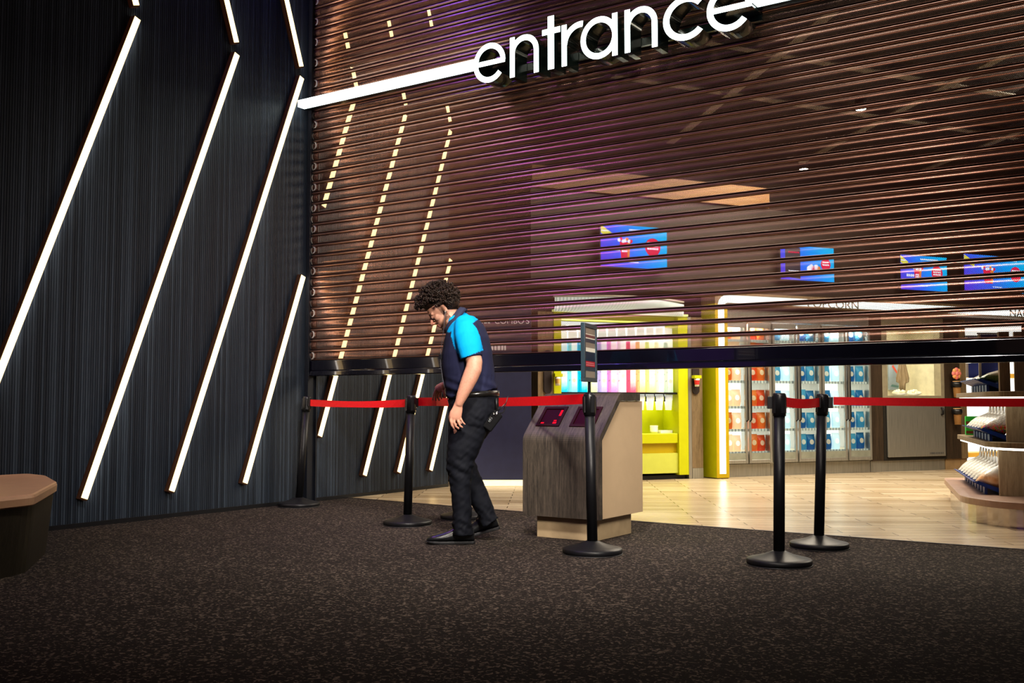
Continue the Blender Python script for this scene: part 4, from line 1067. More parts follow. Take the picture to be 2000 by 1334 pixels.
def menu_screen(s0, s1, z0, z1, label, variant):
    w, h = s1 - s0, z1 - z0
    r = mod('menu_screen', label, 'screen', s0, -0.10, z0, 'blue menu screens above the counters')
    MB().box(-0.012, w + 0.012, 0.0, 0.05, -0.012, h + 0.012).build('case', black_plastic, r)
    MB().box(0.1, w - 0.1, 0.0505, 0.118, h * 0.3, h * 0.7).build('wall_mount', black_metal, r)
    MB().box(0, w, -0.003, -0.0005, 0, h).build('panel', scr, r)
    g = MB()
    def disc(cx, cz, rad, mi, y=-0.0045): g.add([(cx + rad * math.cos(2*PI*j/28), y, cz + rad * math.sin(2*PI*j/28)) for j in range(28)], [tuple(range(28))], mi)
    def quad(p, mi, y=-0.0045): g.add([(a, y, b) for a, b in p], [tuple(range(len(p)))], mi)
    def lines(x0, x1, z, hh, mi, y=-0.0055):
        x = x0
        while x < x1:
            ww = min(random.uniform(0.012, 0.03), x1 - x); quad([(x, z), (x + ww, z), (x + ww, z + hh), (x, z + hh)], mi, y); x += ww + 0.007
    if variant == 0:
        quad([(0, h * 0.98), (0, h * 0.78), (w * 0.15, h * 0.66), (w * 0.16, h * 0.80)], 2)
        lines(0.01, w * 0.12, h * 0.82, 0.02, 1)
        disc(w * 0.78, h * 0.52, h * 0.215, 0)
        for q in (0.60, 0.53, 0.46): lines(w * 0.78 - h * 0.15, w * 0.78 + h * 0.15, h * q, 0.022, 1)
        quad([(w * 0.28, h * 0.60), (w * 0.30, h * 0.22), (w * 0.42, h * 0.22), (w * 0.445, h * 0.60)], 0)
        quad([(w * 0.39, h * 0.585), (w * 0.395, h * 0.24), (w * 0.425, h * 0.24), (w * 0.44, h * 0.585)], 4, -0.005)
        lines(w * 0.31, w * 0.39, h * 0.42, 0.022, 1); lines(w * 0.31, w * 0.39, h * 0.36, 0.022, 1)
        for q in range(7): disc(w * (0.27 + 0.03 * q), h * (0.64 + 0.03 * math.sin(q * 2)), 0.022, [1, 0, 1, 1, 4, 1, 0][q], -0.006)
        lines(w * 0.12, w * 0.28, h * 0.38, 0.035, 1)
        lines(w * 0.42, w * 0.80, h * 0.88, 0.020, 1)
        lines(w * 0.42, w * 0.56, h * 0.12, 0.012, 1)
    else:
        quad([(w * 0.08, h * 0.98), (w * 0.08, h * 0.08), (w * 0.36, h * 0.04), (w * 0.36, h * 0.94)], 3)
        lines(w * 0.14, w * 0.34, h * 0.78, 0.02, 0); lines(w * 0.14, w * 0.34, h * 0.55, 0.015, 1); lines(w * 0.14, w * 0.34, h * 0.25, 0.012, 1)
        disc(w * 0.84, h * 0.5, h * 0.18, 0)
        for q in (0.55, 0.47): lines(w * 0.84 - h * 0.12, w * 0.84 + h * 0.12, h * q, 0.02, 1)
        for q in range(5): disc(w * (0.52 + 0.045 * q), h * (0.36 + 0.05 * (q % 2)), 0.035, [1, 1, 0, 1, 4][q], -0.006)
    g.build('artwork', [s_red, s_white, s_yel, s_blk, s_or], r, weld=False)
menu_screen(-0.49, 0.43, 2.56, 3.07, 'blue menu screen above the drinks display, farthest left', 0)
menu_screen(2.15, 3.02, 2.53, 2.98, 'blue menu screen with a black left panel above the middle fridge', 1)
menu_screen(4.18, 5.03, 2.49, 2.97, 'blue menu screen above the serving hatch', 0)
menu_screen(5.36, 6.66, 2.53, 3.05, 'largest blue menu screen at the right edge of the picture', 0)

# ------------------------------------------------------------------ candy gondola on the right
GV = Vector((-0.27, 0.963, 0)); GW = Vector((0.963, 0.27, 0)); GA = math.atan2(GW.y, GW.x)
GO = Vector((5.45, 1.86, 0))
# local axes: x = GW (inward), y = GV (back along the left side)
gd = thing('candy_gondola', 'oak candy gondola with lit shelves and a rounded steel base at the right', 'shelf unit', GO, GA)
def gl(x, y): d = Vector((x, y, 0)) - GO; return (d.dot(GW), d.dot(GV))
basep = [gl(4.84, 3.98), gl(5.40, 1.86), gl(5.68, 1.565), gl(5.95, 1.49), gl(7.3, 1.60), gl(6.9, 4.3)]
bp = round_poly(basep, 0.20, 5)
kickp = round_poly([gl(5.06, 3.10), gl(5.42, 1.88), gl(5.69, 1.585), gl(5.95, 1.51), gl(7.25, 1.62), gl(6.9, 3.9)], 0.2, 5)
MB().prism(kickp, 0.0, 0.139).build('steel_kick', simple('polished_kick', (0.55, 0.50, 0.47), 0.12, 0.95), gd)
MB().prism(bp, 0.1395, 0.192).build('base_shelf', simple('rose_laminate', (0.42, 0.28, 0.22), 0.35), gd, bevel=0.004)
sp2 = [gl(5.00, 3.85), gl(5.57, 1.98), gl(5.72, 1.80), gl(5.95, 1.72), gl(7.2, 1.8), gl(6.9, 3.8)]
for z, nm in ((0.585, 'lower'), (0.985, 'upper')):
    MB().prism(round_poly(sp2, 0.08, 3), z, z + 0.042).build('shelf', mid_wood, gd, bevel=0.003)
    q = [(x + 0.03, y + 0.03) for x, y in sp2]
    g = MB(); a = [gl(5.07, 3.78), gl(5.62, 1.99), gl(5.745, 1.845), gl(5.95, 1.765), gl(7.2, 1.85)]
    for p0, p1 in zip(a, a[1:]):
        d = Vector((p1[0] - p0[0], p1[1] - p0[1], 0)).normalized(); nn = Vector((-d.y, d.x, 0)) * 0.02
        P0, P1 = Vector((*p0, 0)), Vector((*p1, 0))
        g.hexa([P0 - nn + Vector((0, 0, z - 0.018)), P1 - nn + Vector((0, 0, z - 0.018)), P1 + nn + Vector((0, 0, z - 0.018)), P0 + nn + Vector((0, 0, z - 0.018)), P0 - nn + Vector((0, 0, z - 0.001)), P1 - nn + Vector((0, 0, z - 0.001)), P1 + nn + Vector((0, 0, z - 0.001)), P0 + nn + Vector((0, 0, z - 0.001))])
    g.build('shelf_light', emit('shelf_led', (1.0, 0.97, 0.86), 3.0), gd)
# front panels (light oak) between the shelves, starting right of the products
def gpanel(x0, y0, z0, z1, m, thick=0.05, w=1.0, yy=None):
    a = gl(x0, y0); g = MB(); g.box(a[0], a[0] + w, a[1], a[1] + thick, z0, z1); return g.build('end_panel', m, gd)
gpanel(5.655, 2.06, 0.1925, 0.565, light_wood); gpanel(5.735, 1.95, 0.628, 0.965, light_wood)
gpanel(5.70, 1.92, 1.028, 1.50, mid_wood, 0.09, 0.075); gpanel(5.80, 1.985, 1.028, 1.50, light_wood)
MB().box(gl(5.85, 2.3)[0], gl(5.85, 2.3)[0] + 0.9, gl(5.3, 2.4)[1], gl(5.3, 3.2)[1], 0.1925, 0.58).build('core', dark_wood, gd)
# stock: sloped navy trays, each with a clear bag
def bag_mat(name, c1, c2, clear, sc_=55):
    t = NT(name); v = t.coord(); sp = t.new('ShaderNodeSeparateXYZ'); t.link(v, sp.inputs[0])
    vo = t.new('ShaderNodeTexVoronoi'); vo.inputs['Scale'].default_value = sc_; t.link(v, vo.inputs['Vector'])
    if c2 is None: cc = t.ramp(vo.outputs['Color'], [(0.2, (0.75, 0.05, 0.04)), (0.4, (0.85, 0.45, 0.05)), (0.55, (0.1, 0.45, 0.1)), (0.75, (0.75, 0.12, 0.3)), (0.9, (0.02, 0.3, 0.35))])
    else: cc = t.mix(vo.outputs['Distance'], c1, c2)
    f = t.ramp(sp.outputs['Z'], [(clear, (0, 0, 0)), (clear + 0.05, (1, 1, 1))])
    col = t.mix(f, cc, (0.80, 0.76, 0.68)); t.link(col, t.p.inputs['Base Color'])
    t.p.inputs['Roughness'].default_value = 0.22; t.p.inputs['Coat Weight'].default_value = 0.3
    t.bump(vo.outputs['Distance'], 0.4, 0.01); return t.m
bm_chip = bag_mat('bag_chips', (0.85, 0.42, 0.18), (0.95, 0.68, 0.42), 0.13, 30)
bm_candy = bag_mat('bag_candy', (0, 0, 0), None, 0.11, 80)
bm_clear = bag_mat('bag_clear', (0.72, 0.62, 0.48), (0.85, 0.8, 0.7), 0.02)
bm_green = bag_mat('bag_green', (0.03, 0.07, 0.01), (0.08, 0.16, 0.03), 0.14)
def tray_mesh():
    g = MB()
    # sloped tray: low at x = 0.2 (inner), lip raised and pushed out at x = 0
    g.hexa([(0.0, -0.055, 0.085), (0.19, -0.055, 0.004), (0.19, 0.055, 0.004), (0.0, 0.055, 0.085), (-0.008, -0.055, 0.095), (0.19, -0.055, 0.012), (0.19, 0.055, 0.012), (-0.008, 0.055, 0.095)])
    for y in (-0.055, 0.050): g.hexa([(0.0, y, 0.092), (0.19, y, 0.011), (0.19, y + 0.005, 0.011), (0.0, y + 0.005, 0.092), (0.008, y, 0.108), (0.19, y, 0.045), (0.19, y + 0.005, 0.045), (0.008, y + 0.005, 0.108)])
    g.hexa([(-0.03, -0.055, 0.098), (-0.004, -0.055, 0.09), (-0.004, 0.055, 0.09), (-0.03, 0.055, 0.098), (-0.03, -0.055, 0.106), (-0.004, -0.055, 0.098), (-0.004, 0.055, 0.098), (-0.03, 0.055, 0.106)])
    g.box(0.19, 0.21, -0.055, 0.055, 0.0, 0.045)
    g.box(0.06, 0.08, -0.04, 0.04, 0.0, 0.055)
    return g
def bag_mesh():
    g = MB(); n = 18; v = []
    # closed pillow leaning along the slope: sections along x
    secs = [(0.005, 0.098, 0.118, 0.010), (0.03, 0.088, 0.150, 0.034), (0.07, 0.072, 0.185, 0.044), (0.11, 0.055, 0.205, 0.046), (0.15, 0.038, 0.225, 0.044), (0.18, 0.030, 0.245, 0.034), (0.195, 0.05, 0.36, 0.052)]
    for x, z0, z1, hw in secs:
        for j in range(n):
            a = 2 * PI * j / n; c, s = math.cos(a), math.sin(a)
            v.append((x + 0.01 * s, hw * math.copysign(abs(c) ** 0.7, c), (z0 + z1) / 2 + (z1 - z0) / 2 * math.copysign(abs(s) ** 0.8, s)))
    m = len(secs)
    g.add(v, [(i * n + j, i * n + (j + 1) % n, (i + 1) * n + (j + 1) % n, (i + 1) * n + j) for i in range(m - 1) for j in range(n)] + [tuple(range(n - 1, -1, -1)), tuple(range((m - 1) * n, m * n))], 0, True)
    return g
tray_src = None; bag_src = {}
numw = ['nearest', 'second', 'third', 'fourth', 'fifth', 'sixth', 'seventh', 'eighth']
def stock(x0, y0, z, count, first_m, rest_m, shelf, what, step=0.21, zs=1.0):
    global tray_src
    for i in range(count):
        p = Vector((x0, y0, z)) + GV * (step * i)
        if tray_src is None: o = tray_mesh().build('stock_tray', navy_plastic); tray_src = o
        else: o = tray_src.copy(); C.objects.link(o)
        o.location = p; o.rotation_euler = (0, 0, GA); o.scale = (1, 1.7, 1)
        tag(o, 'sloped navy tray, %s in the row on the %s of the gondola' % (numw[i], shelf), 'tray', 'navy trays on the candy gondola')
        m = first_m if i == 0 else rest_m
        if m.name in bag_src: b = bag_src[m.name].copy(); C.objects.link(b)
        else: b = bag_mesh().build('snack_bag', m); bag_src[m.name] = b
        b.location = p + Vector((0, 0, 0.002 + 0.098 * (1 - zs))); b.rotation_euler = (0, 0, GA); b.scale = (1, 1.8, zs)
        tag(b, ('clear bag of %s, nearest on the %s of the gondola' % (what, shelf)) if i == 0 else 'pale clear snack bag, %s in the row on the %s of the gondola' % (numw[i], shelf), 'snack bag', 'clear bags on the candy gondola')
stock(5.452, 2.20, 0.193, 8, bm_chip, bm_clear, 'base', 'orange chips')
stock(5.515, 2.10, 0.628, 6, bm_candy, bm_clear, 'lower shelf', 'multicoloured candy', 0.21, 0.88)
stock(5.50, 2.12, 1.028, 6, bm_green, bm_clear, 'upper shelf', 'dark green sweets', 0.20, 0.60)
for i, z in enumerate((0.0, 0.09)):
    r = thing('candy_box', ['lower', 'upper'][i] + ' bright green candy box behind the bags on the lower shelf', 'box', Vector((5.16, 3.72, 0.628 + z)), GA, 'green candy boxes')
    g = MB(); g.box(-0.05, 0.09, -0.03, 0.05, 0, 0.088); g.build('carton', simple('green_box', (0.03, 0.42, 0.04), 0.4, emis=(0.03, 0.5, 0.04), es=0.1), r, bevel=0.003)
    MB().box(-0.048, 0.088, -0.0312, -0.0303, 0.012, 0.04).build('printed_band', simple('brown_band', (0.20, 0.05, 0.02), 0.5), r)
for i, (px, py, w) in enumerate(((1903, 738, 0.10), (1934, 738, 0.14))):
    p = atD(px, py, [9.0, 8.45][i])
    r = thing('hanging_banner', ['far', 'near'][i] + ' royal blue hanging banner above the upper gondola shelf', 'banner', (p.x, p.y, p.z), math.atan2(RIGHT.y, RIGHT.x), 'blue banners on the gondola')
    MB().box(-w/2, w/2, -0.004, 0.004, 0, 0.36).build('sheet', simple('banner_blue', (0.01, 0.03, 0.25), 0.5, var=0.15), r)
    MB().box(-w/2 - 0.022, -w/2 - 0.002, -0.004, 0.004, 0.004, 0.36).build('pale_edge', simple('banner_edge', (0.5, 0.45, 0.4), 0.4), r)
    MB().tube([(-w/2 - 0.03, 0, 0.367), (w/2 + 0.02, 0, 0.367)], 0.006, 8).build('rod', black_metal, r)

# ------------------------------------------------------------------ THE MAN
D0 = 6.97
M0 = atZ(905, 1057); M0 = Vector((M0.x, M0.y, 0))
LEFT = -RIGHT; ZUP = Vector((0, 0, 1))
def Q(px, py, dc=0.0): return atD(px, py, D0 + dc) - M0
def mpx(dc=0.0): return (D0 + dc) / F
def remesh(g, voxel, smooth=4, name='blob'):
    o = g.build(name, [])
    r = o.modifiers.new('r', 'REMESH'); r.mode = 'VOXEL'; r.voxel_size = voxel
    if smooth:
        s = o.modifiers.new('s', 'SMOOTH'); s.factor = 0.5; s.iterations = smooth
    dg = bpy.context.evaluated_depsgraph_get(); dg.update()
    me = bpy.data.meshes.new_from_object(o.evaluated_get(dg))
    old = o.data; bpy.data.objects.remove(o); bpy.data.meshes.remove(old)
    for p in me.polygons: p.use_smooth = True
    return me
def finish(me, name, mats, parent=None, colour=None, wrinkle=None):
    if wrinkle:
        nr = [v.normal.copy() for v in me.vertices]
        for v, n_ in zip(me.vertices, nr): v.co += n_ * wrinkle(v.co, n_)
    if colour:
        ca = me.color_attributes.new('Col', 'FLOAT_COLOR', 'POINT')
        for i, v in enumerate(me.vertices): ca.data[i].color = (*colour(v.co, v.normal), 1)
    for m in (mats if isinstance(mats, list) else [mats]): me.materials.append(m)
    o = bpy.data.objects.new(name, me); C.objects.link(o)
    if parent: o.parent = parent
    else: o.location = M0
    return o
def attr_mat(name, rough, spec=0.4, bump_scale=0, bump=0.0, sss=0.0, var=0.12):
    t = NT(name); a = t.new('ShaderNodeAttribute'); a.attribute_name = 'Col'
    v = t.coord(); nz = t.noise(v, 60, 3)
    m = t.new('ShaderNodeMixRGB', blend_type='MULTIPLY'); m.inputs[0].default_value = 1.0
    t.link(a.outputs['Color'], m.inputs[1]); t.link(t.ramp(nz, [(0.3, (1 - var,) * 3), (0.7, (1, 1, 1))]), m.inputs[2])
    t.link(m.outputs[0], t.p.inputs['Base Color']); t.p.inputs['Roughness'].default_value = rough
    t.p.inputs['Specular IOR Level'].default_value = spec
    if sss: t.p.inputs['Subsurface Weight'].default_value = sss; t.p.inputs['Subsurface Radius'].default_value = (0.01, 0.004, 0.002)
    if bump: t.bump(t.noise(t.coord(), bump_scale, 2), bump, 0.002)
    return t.m
# ---- head frame
HTH = math.radians(41); H0 = Q(865, 606, 0.0)
hf = LEFT * math.cos(HTH) - ZUP * math.sin(HTH); hu = LEFT * math.sin(HTH) + ZUP * math.cos(HTH); hs = FH.copy()
AX = (hf, hs, hu)
def Hh(f, s, u): return H0 + hf * f + hs * s + hu * u
def hl(p): d = p - H0; return d.dot(hf), d.dot(hs), d.dot(hu)

g = MB()
# head
g.ell(Hh(-0.008, 0, 0.034), (0.100, 0.077, 0.092), AX, 28, 18)
g.ell(Hh(0.026, 0, -0.044), (0.066, 0.060, 0.074), AX, 24, 16)
g.ell(Hh(0.064, 0, -0.098), (0.026, 0.030, 0.022), AX, 16, 10)
for sd in (-1, 1):
    g.tube([Hh(-0.004, sd * 0.056, -0.050), Hh(0.030, sd * 0.045, -0.088), Hh(0.066, sd * 0.016, -0.104)], [0.020, 0.020, 0.016], 12)
    g.ell(Hh(0.058, sd * 0.044, -0.018), (0.026, 0.022, 0.022), AX, 14, 10)
    g.ell(Hh(0.106, sd * 0.0125, -0.030), (0.011, 0.0095, 0.009), AX, 12, 8)
    g.ell(Hh(-0.014, sd * 0.077, -0.006), (0.018, 0.009, 0.031), (hf * 0.95 + hs * sd * -0.3, hs, hu), 14, 10)
    g.ell(Hh(0.079, sd * 0.031, 0.004), (0.016, 0.017, 0.010), AX, 12, 8)
    g.tube([Hh(0.088, sd * 0.010, 0.026), Hh(0.085, sd * 0.034, 0.030), Hh(0.068, sd * 0.056, 0.022)], [0.010, 0.012, 0.010], 10)
g.tube([Hh(0.088, 0, 0.020), Hh(0.104, 0, -0.004), Hh(0.118, 0, -0.024), Hh(0.112, 0, -0.033)], [0.009, 0.0105, 0.013, 0.010], 12)
g.ell(Hh(0.090, 0, -0.056), (0.013, 0.025, 0.008), AX, 14, 8); g.ell(Hh(0.086, 0, -0.072), (0.013, 0.022, 0.009), AX, 14, 8)
# neck and inner trunk
g.tube([Hh(-0.030, 0, -0.02), Q(879, 621), Q(893, 634), Q(900, 650)], [0.058, 0.060, 0.064, 0.075], 20)
g.tube([Q(902, 648), Q(909, 690), Q(916, 740), Q(924, 775), Q(922, 806), Q(915, 830)], [(0.10, 0.14), (0.125, 0.165), (0.125, 0.155), (0.125, 0.135), (0.125, 0.14), (0.07, 0.12)], 24, ref=RIGHT)
NA, FA = -0.235, 0.22
# near arm
arm_n = [(908, 636, -0.155, .055), (915, 655, -0.195, .060), (921, 685, -0.225, .057), (926.5, 708, -0.24, .0545), (925, 721, -0.243, .0545), (918, 738, -0.243, .0525), (910, 756, -0.242, .046), (902.5, 773, -0.240, .0375), (897, 787, -0.238, .029), (896, 792, -0.237, .025)]
g.tube([Q(a, b, c) for a, b, c, r in arm_n], [r for *_, r in arm_n], 20)
# near hand: palm + four fingers + thumb
nd = -0.237
g.tube([Q(896, 786, nd), Q(894, 797, nd + .002), Q(890.5, 808, nd + .004), Q(889, 815, nd + .006), Q(889.5, 819, nd + .008)], [(.026, .020), (.034, .018), (.041, .0175), (.040, .016), (.034, .013)], 18, ref=RIGHT)
def finger(pts, r0, r1, rel=nd): 
    n = len(pts); g.tube([Q(a, b, rel + c) for a, b, c in pts], [r0 + (r1 - r0) * i / (n - 1) for i in range(n)], 10)
    g.ell(Q(pts[-1][0], pts[-1][1], rel + pts[-1][2]), (r1, r1, r1), n=10, m=8)
finger([(881.5, 814, .004), (880.2, 823, .002), (882.5, 831, .008), (886.5, 836.5, .020)], .0092, .0072)
finger([(887.5, 816, .006), (887.5, 825.5, .000), (890.5, 833, .006), (895.5, 837, .018)], .0095, .0074)
finger([(893.5, 815, .008), (895.0, 824, .002), (898.5, 831.5, .008), (903, 834.5, .018)], .0092, .0071)
finger([(898.5, 812.5, .012), (900.8, 819.5, .006), (904, 825, .010), (907.8, 828.5, .018)], .0083, .0064)
finger([(887, 797, .014), (881, 806, .030), (878.5, 815, .036), (879.5, 822, .036)], .0115, .0085)
# far arm: mostly behind the trunk, hand on the belt
arm_f = [(902, 640, 0.165, .055), (903, 660, 0.21, .060), (905, 690, 0.27, .055), (903, 715, 0.34, .048), (895, 730, 0.43, .045), (882, 742, 0.53, .036), (871.5, 750.5, 0.615, .027), (868.5, 752.5, 0.635, .026)]
g.tube([Q(a, b, c) for a, b, c, r in arm_f], [r for *_, r in arm_f], 18)
fd = 0.66
g.tube([Q(870, 751.5, fd - .03), Q(864, 755, fd - .008), Q(857.5, 759, fd), Q(853.5, 762.5, fd)], [(.025, .020), (.034, .019), (.037, .017), (.031, .014)], 16, ref=(ZUP * 0.85 + FH * 0.2))
finger([(851.5, 760.5, -.004), (848.3, 768, -.010), (846.4, 775, -.014), (845.2, 781, -.012)], .0092, .0070, fd)
finger([(853.5, 763.5, .010), (851.0, 770.5, .014), (850.2, 777, .018), (851.5, 782, .020)], .0092, .0072, fd)
finger([(857, 766, .022), (855.5, 772, .026), (856.2, 778, .028), (858, 782, .026)], .0088, .0070, fd)
finger([(861, 766.5, .034), (860.5, 771.5, .038), (861.5, 776, .038), (863, 779, .034)], .0080, .0064, fd)
finger([(864, 759, -.012), (866.5, 766, -.024), (868.5, 771.5, -.026), (868.0, 776, -.022)], .0115, .0085, fd)
# inner legs
g.tube([Q(903, 815, -0.08), Q(897, 880, -0.095), Q(896, 920, -0.10), Q(901, 980, -0.105), Q(904, 1046, -0.11)], [.085, .066, .052, .048, .038], 16)
g.tube([Q(912, 815, 0.08), Q(908, 880, 0.095), Q(912, 920, 0.10), Q(935, 975, 0.10), Q(952, 1020, 0.10)], [.085, .066, .052, .048, .038], 16)
def skin_col(co, n_):
    f, s, u = hl(co)
    base = (0.53, 0.285, 0.20)
    if (co - H0).length < 0.19 and f > -0.09:
        c = Vector(base) * 1.0
        # flush on the nose and cheeks
        if f > 0.085 and -0.045 < u < 0.0: c = c.lerp(Vector((0.56, 0.22, 0.16)), 0.5)
        # lips
        if f > 0.076 and -0.078 < u < -0.049 and abs(s) < 0.026: c = Vector((0.42, 0.17, 0.14))
        # beard, moustache and sideburns
        k = noise.noise(co * 90) * 0.5 + 0.5; k2 = noise.noise(co * 240) * 0.5 + 0.5
        edge = -0.034 - 0.03 * max(0.0, min(1.0, (f - 0.01) / 0.075))
        b = 0.0
        if u < edge and f > -0.012: b = min(1.0, (edge - u) / 0.02)
        if f > 0.06 and -0.052 < u < -0.040 and abs(s) < 0.034: b = max(b, 0.8)
        if -0.012 < f < 0.020 and abs(s) > 0.045 and u < 0.03: b = max(b, 0.8)
        if f < 0.03 and u < -0.075: b *= 0.25
        if f > 0.076 and -0.078 < u < -0.049 and abs(s) < 0.024: b *= 0.1
        c = c.lerp(Vector((0.055, 0.030, 0.020)), b * (0.60 + 0.40 * k2) * (0.85 + 0.15 * k))
        # brow
        if 0.022 < u < 0.036 and f > 0.07 and 0.008 < abs(s) < 0.055: c = c.lerp(Vector((0.03, 0.018, 0.013)), 0.85)
        # shade of the eye hollow put into the skin colour
        if -0.004 < u < 0.020 and f > 0.062 and 0.012 < abs(s) < 0.05: c = c * 0.72
        return tuple(c)
    z = co.z
    k = noise.noise(co * 25) * 0.5 + 0.5
    c = Vector(base).lerp(Vector((0.58, 0.275, 0.205)), k * 0.6)
    kk = noise.noise(Vector((co.x * 220, co.y * 220, co.z * 90)))
    if kk > 0.25 and 0.92 < z < 1.25: c = c * 0.86
    return tuple(c)
body = finish(remesh(g, 0.0046, 2), 'person', attr_mat('skin', 0.5, 0.35, 220, 0.15, 0.08, 0.08), None, skin_col)
tag(body, 'curly haired bearded man in a navy and cyan polo shirt bending over the red belt', 'person')
# eyes
for sd in (-1, 1):
    MB().ell(Hh(0.0835, sd * 0.032, 0.006), (0.0115, 0.0115, 0.0115), AX, 16, 12).build('eye', simple('eye_white', (0.55, 0.5, 0.46), 0.25), body)
    MB().ell(Hh(0.0845, sd * 0.032, 0.010), (0.0125, 0.0135, 0.0095), (hf * 0.9 - hu * 0.3, hs, hu), 16, 10).build('eyelid', simple('eyelid', (0.42, 0.24, 0.18), 0.55), body)
# hair: a full mop of tight curls
hair_m = simple('brown_curls', (0.019, 0.010, 0.006), 0.5, var=0.6, scale=45, spec=0.35)
rnd = random.Random(11)
g = MB()
HC = Hh(-0.016, 0, 0.052)
g.ell(Hh(-0.016, 0, 0.094), (0.108, 0.094, 0.070), AX, 24, 16)
g.ell(Hh(-0.064, 0, 0.012), (0.072, 0.086, 0.070), AX, 20, 14)
def in_hair(d):
    f, s, u = d.dot(hf), d.dot(hs), d.dot(hu)
    if u < -0.62: return False
    if f > 0.25 and u < 0.34 + 0.10 * (f - 0.25): return False
    if f > -0.22 and u < -0.20 + 0.3 * max(0, f): return False
    return True
def radius(d):
    f, s, u = d.dot(hf), d.dot(hs), d.dot(hu)
    # silhouette of the photographed mop: wide front quiff, full crown, shorter at the nape
    r = 0.150 + 0.012 * f * (1 if f > 0 else 0) - 0.026 * abs(s) ** 1.5
    if u < -0.1: r -= 0.045 * (-u - 0.1)
    return r
cnt = 0
while cnt < 900:
    d = Vector((rnd.gauss(0, 1), rnd.gauss(0, 1), rnd.gauss(0, 1))).normalized()
    if not in_hair(d): continue
    cnt += 1
    R_ = radius(d) * rnd.uniform(0.84, 1.06)
    p = HC + d * R_
    # helix curl starting inside, winding round an axis near the surface tangent
    t1 = d.orthogonal().normalized(); t1 = (Matrix.Rotation(rnd.uniform(0, 2 * PI), 3, d) @ t1)
    ax = (t1 * 0.8 + d * rnd.uniform(-0.3, 0.7) - ZUP * 0.35).normalized()
    e1 = ax.orthogonal().normalized(); e2 = ax.cross(e1)
    cr = rnd.uniform(0.0055, 0.0105); turns = rnd.uniform(1.3, 2.3); ln = rnd.uniform(0.014, 0.034)
    n = int(9 * turns)
    pts_ = []
    for i in range(n + 1):
        t = i / n; a = 2 * PI * turns * t
        pts_.append(p + ax * ln * (t - 0.5) + (e1 * math.cos(a) + e2 * math.sin(a)) * cr * (1 - 0.35 * t))
    g.tube(pts_, [0.0030 * (1 - 0.6 * i / n) + 0.0007 for i in range(n + 1)], 5)
hair = g.build('hair', hair_m, body, weld=False)
# short beard hairs
g = MB(); me = body.data; vs = me.vertices; cnt = 0
for v in vs:
    f, s, u = hl(v.co)
    if (v.co - H0).length > 0.16 or f < -0.010: continue
    edge = -0.036 - 0.03 * max(0.0, min(1.0, (f - 0.01) / 0.075))
    ok = (u < edge - 0.004 and u > -0.135 and f > 0.012) or (f > 0.068 and -0.050 < u < -0.042 and abs(s) < 0.032) or (-0.008 < f < 0.016 and abs(s) > 0.05 and -0.05 < u < 0.025)
    if f > 0.074 and -0.078 < u < -0.049 and abs(s) < 0.024: ok = False
    if not ok or rnd.random() > 0.34: continue
    d = (v.normal + Vector((rnd.uniform(-1, 1), rnd.uniform(-1, 1), rnd.uniform(-1, 1))) * 0.7 - hu * 0.6).normalized()
    q = d.orthogonal().normalized() * 0.0008; q2 = d.cross(q.normalized()) * 0.0008; b_ = v.co - v.normal * 0.001; tip = b_ + d * rnd.uniform(0.004, 0.008)
    g.add([b_ + q, b_ - q * 0.5 + q2, b_ - q * 0.5 - q2, tip], [(0, 1, 3), (1, 2, 3), (2, 0, 3)], 0, True)
g.build('beard', simple('beard_hair', (0.035, 0.019, 0.012), 0.5, var=0.4, scale=60), body, weld=False)

# ---- polo shirt
g = MB()
rows = [(622, 884, 925, .100), (632, 876, 938, .150), (645, 871, 948, .195), (662, 867, 956, .212), (690, 862.5, 961.5, .214), (715, 862.5, 964.5, .206), (738, 866, 967.5, .196), (756, 870, 970, .188)]
pts_ = [Q((a + b) / 2, y) for y, a, b, r in rows] + [Q(922.5, 769.5)]
rad = [((b - a) / 2 * mpx(), r) for y, a, b, r in rows] + [(0.172, 0.180)]
g.tube(pts_, rad, 36, ref=RIGHT)
g.ell(Q(909, 634, -0.15), (0.072, 0.075, 0.066), (RIGHT, FH, ZUP), 20, 14)
g.ell(Q(899, 638, 0.15), (0.072, 0.075, 0.066), (RIGHT, FH, ZUP), 20, 14)
g.tube([Q(908, 628, -0.13), Q(911, 640, -0.175), Q(913.5, 656, -0.208), Q(917.5, 678, -0.228), Q(921.5, 699, -0.238)], [(.066, .06), (.083, .074), (.088, .075), (.083, .072), (.073, .067)], 24, ref=RIGHT)
g.tube([Q(899, 634, 0.13), Q(902, 648, 0.19), Q(903.5, 668, 0.235), Q(905, 696, 0.285)], [.066, .078, .076, .068], 20)
g.tube([Q(886, 618), Q(896, 634)], [.075, .10], 20)
CY_POLY = [(866, 646), (877.5, 649.5), (881.5, 647), (880.5, 655), (886.5, 676), (897, 695), (901.5, 709), (905, 712), (946, 694), (942, 676), (937.5, 656.5), (931, 641), (922.5, 631.5), (936, 622), (922, 600), (907, 592), (880, 618)]
def inpoly(x, y, poly):
    c = False; j = len(poly) - 1
    for i in range(len(poly)):
        xi, yi = poly[i]; xj, yj = poly[j]
        if (yi > y) != (yj > y) and x < (xj - xi) * (y - yi) / (yj - yi) + xi: c = not c
        j = i
    return c
navy_c = (0.017, 0.019, 0.048); cyan_c = (0.0, 0.30, 0.62)
hem_a, hem_b = (901, 706.5), (942.5, 690)
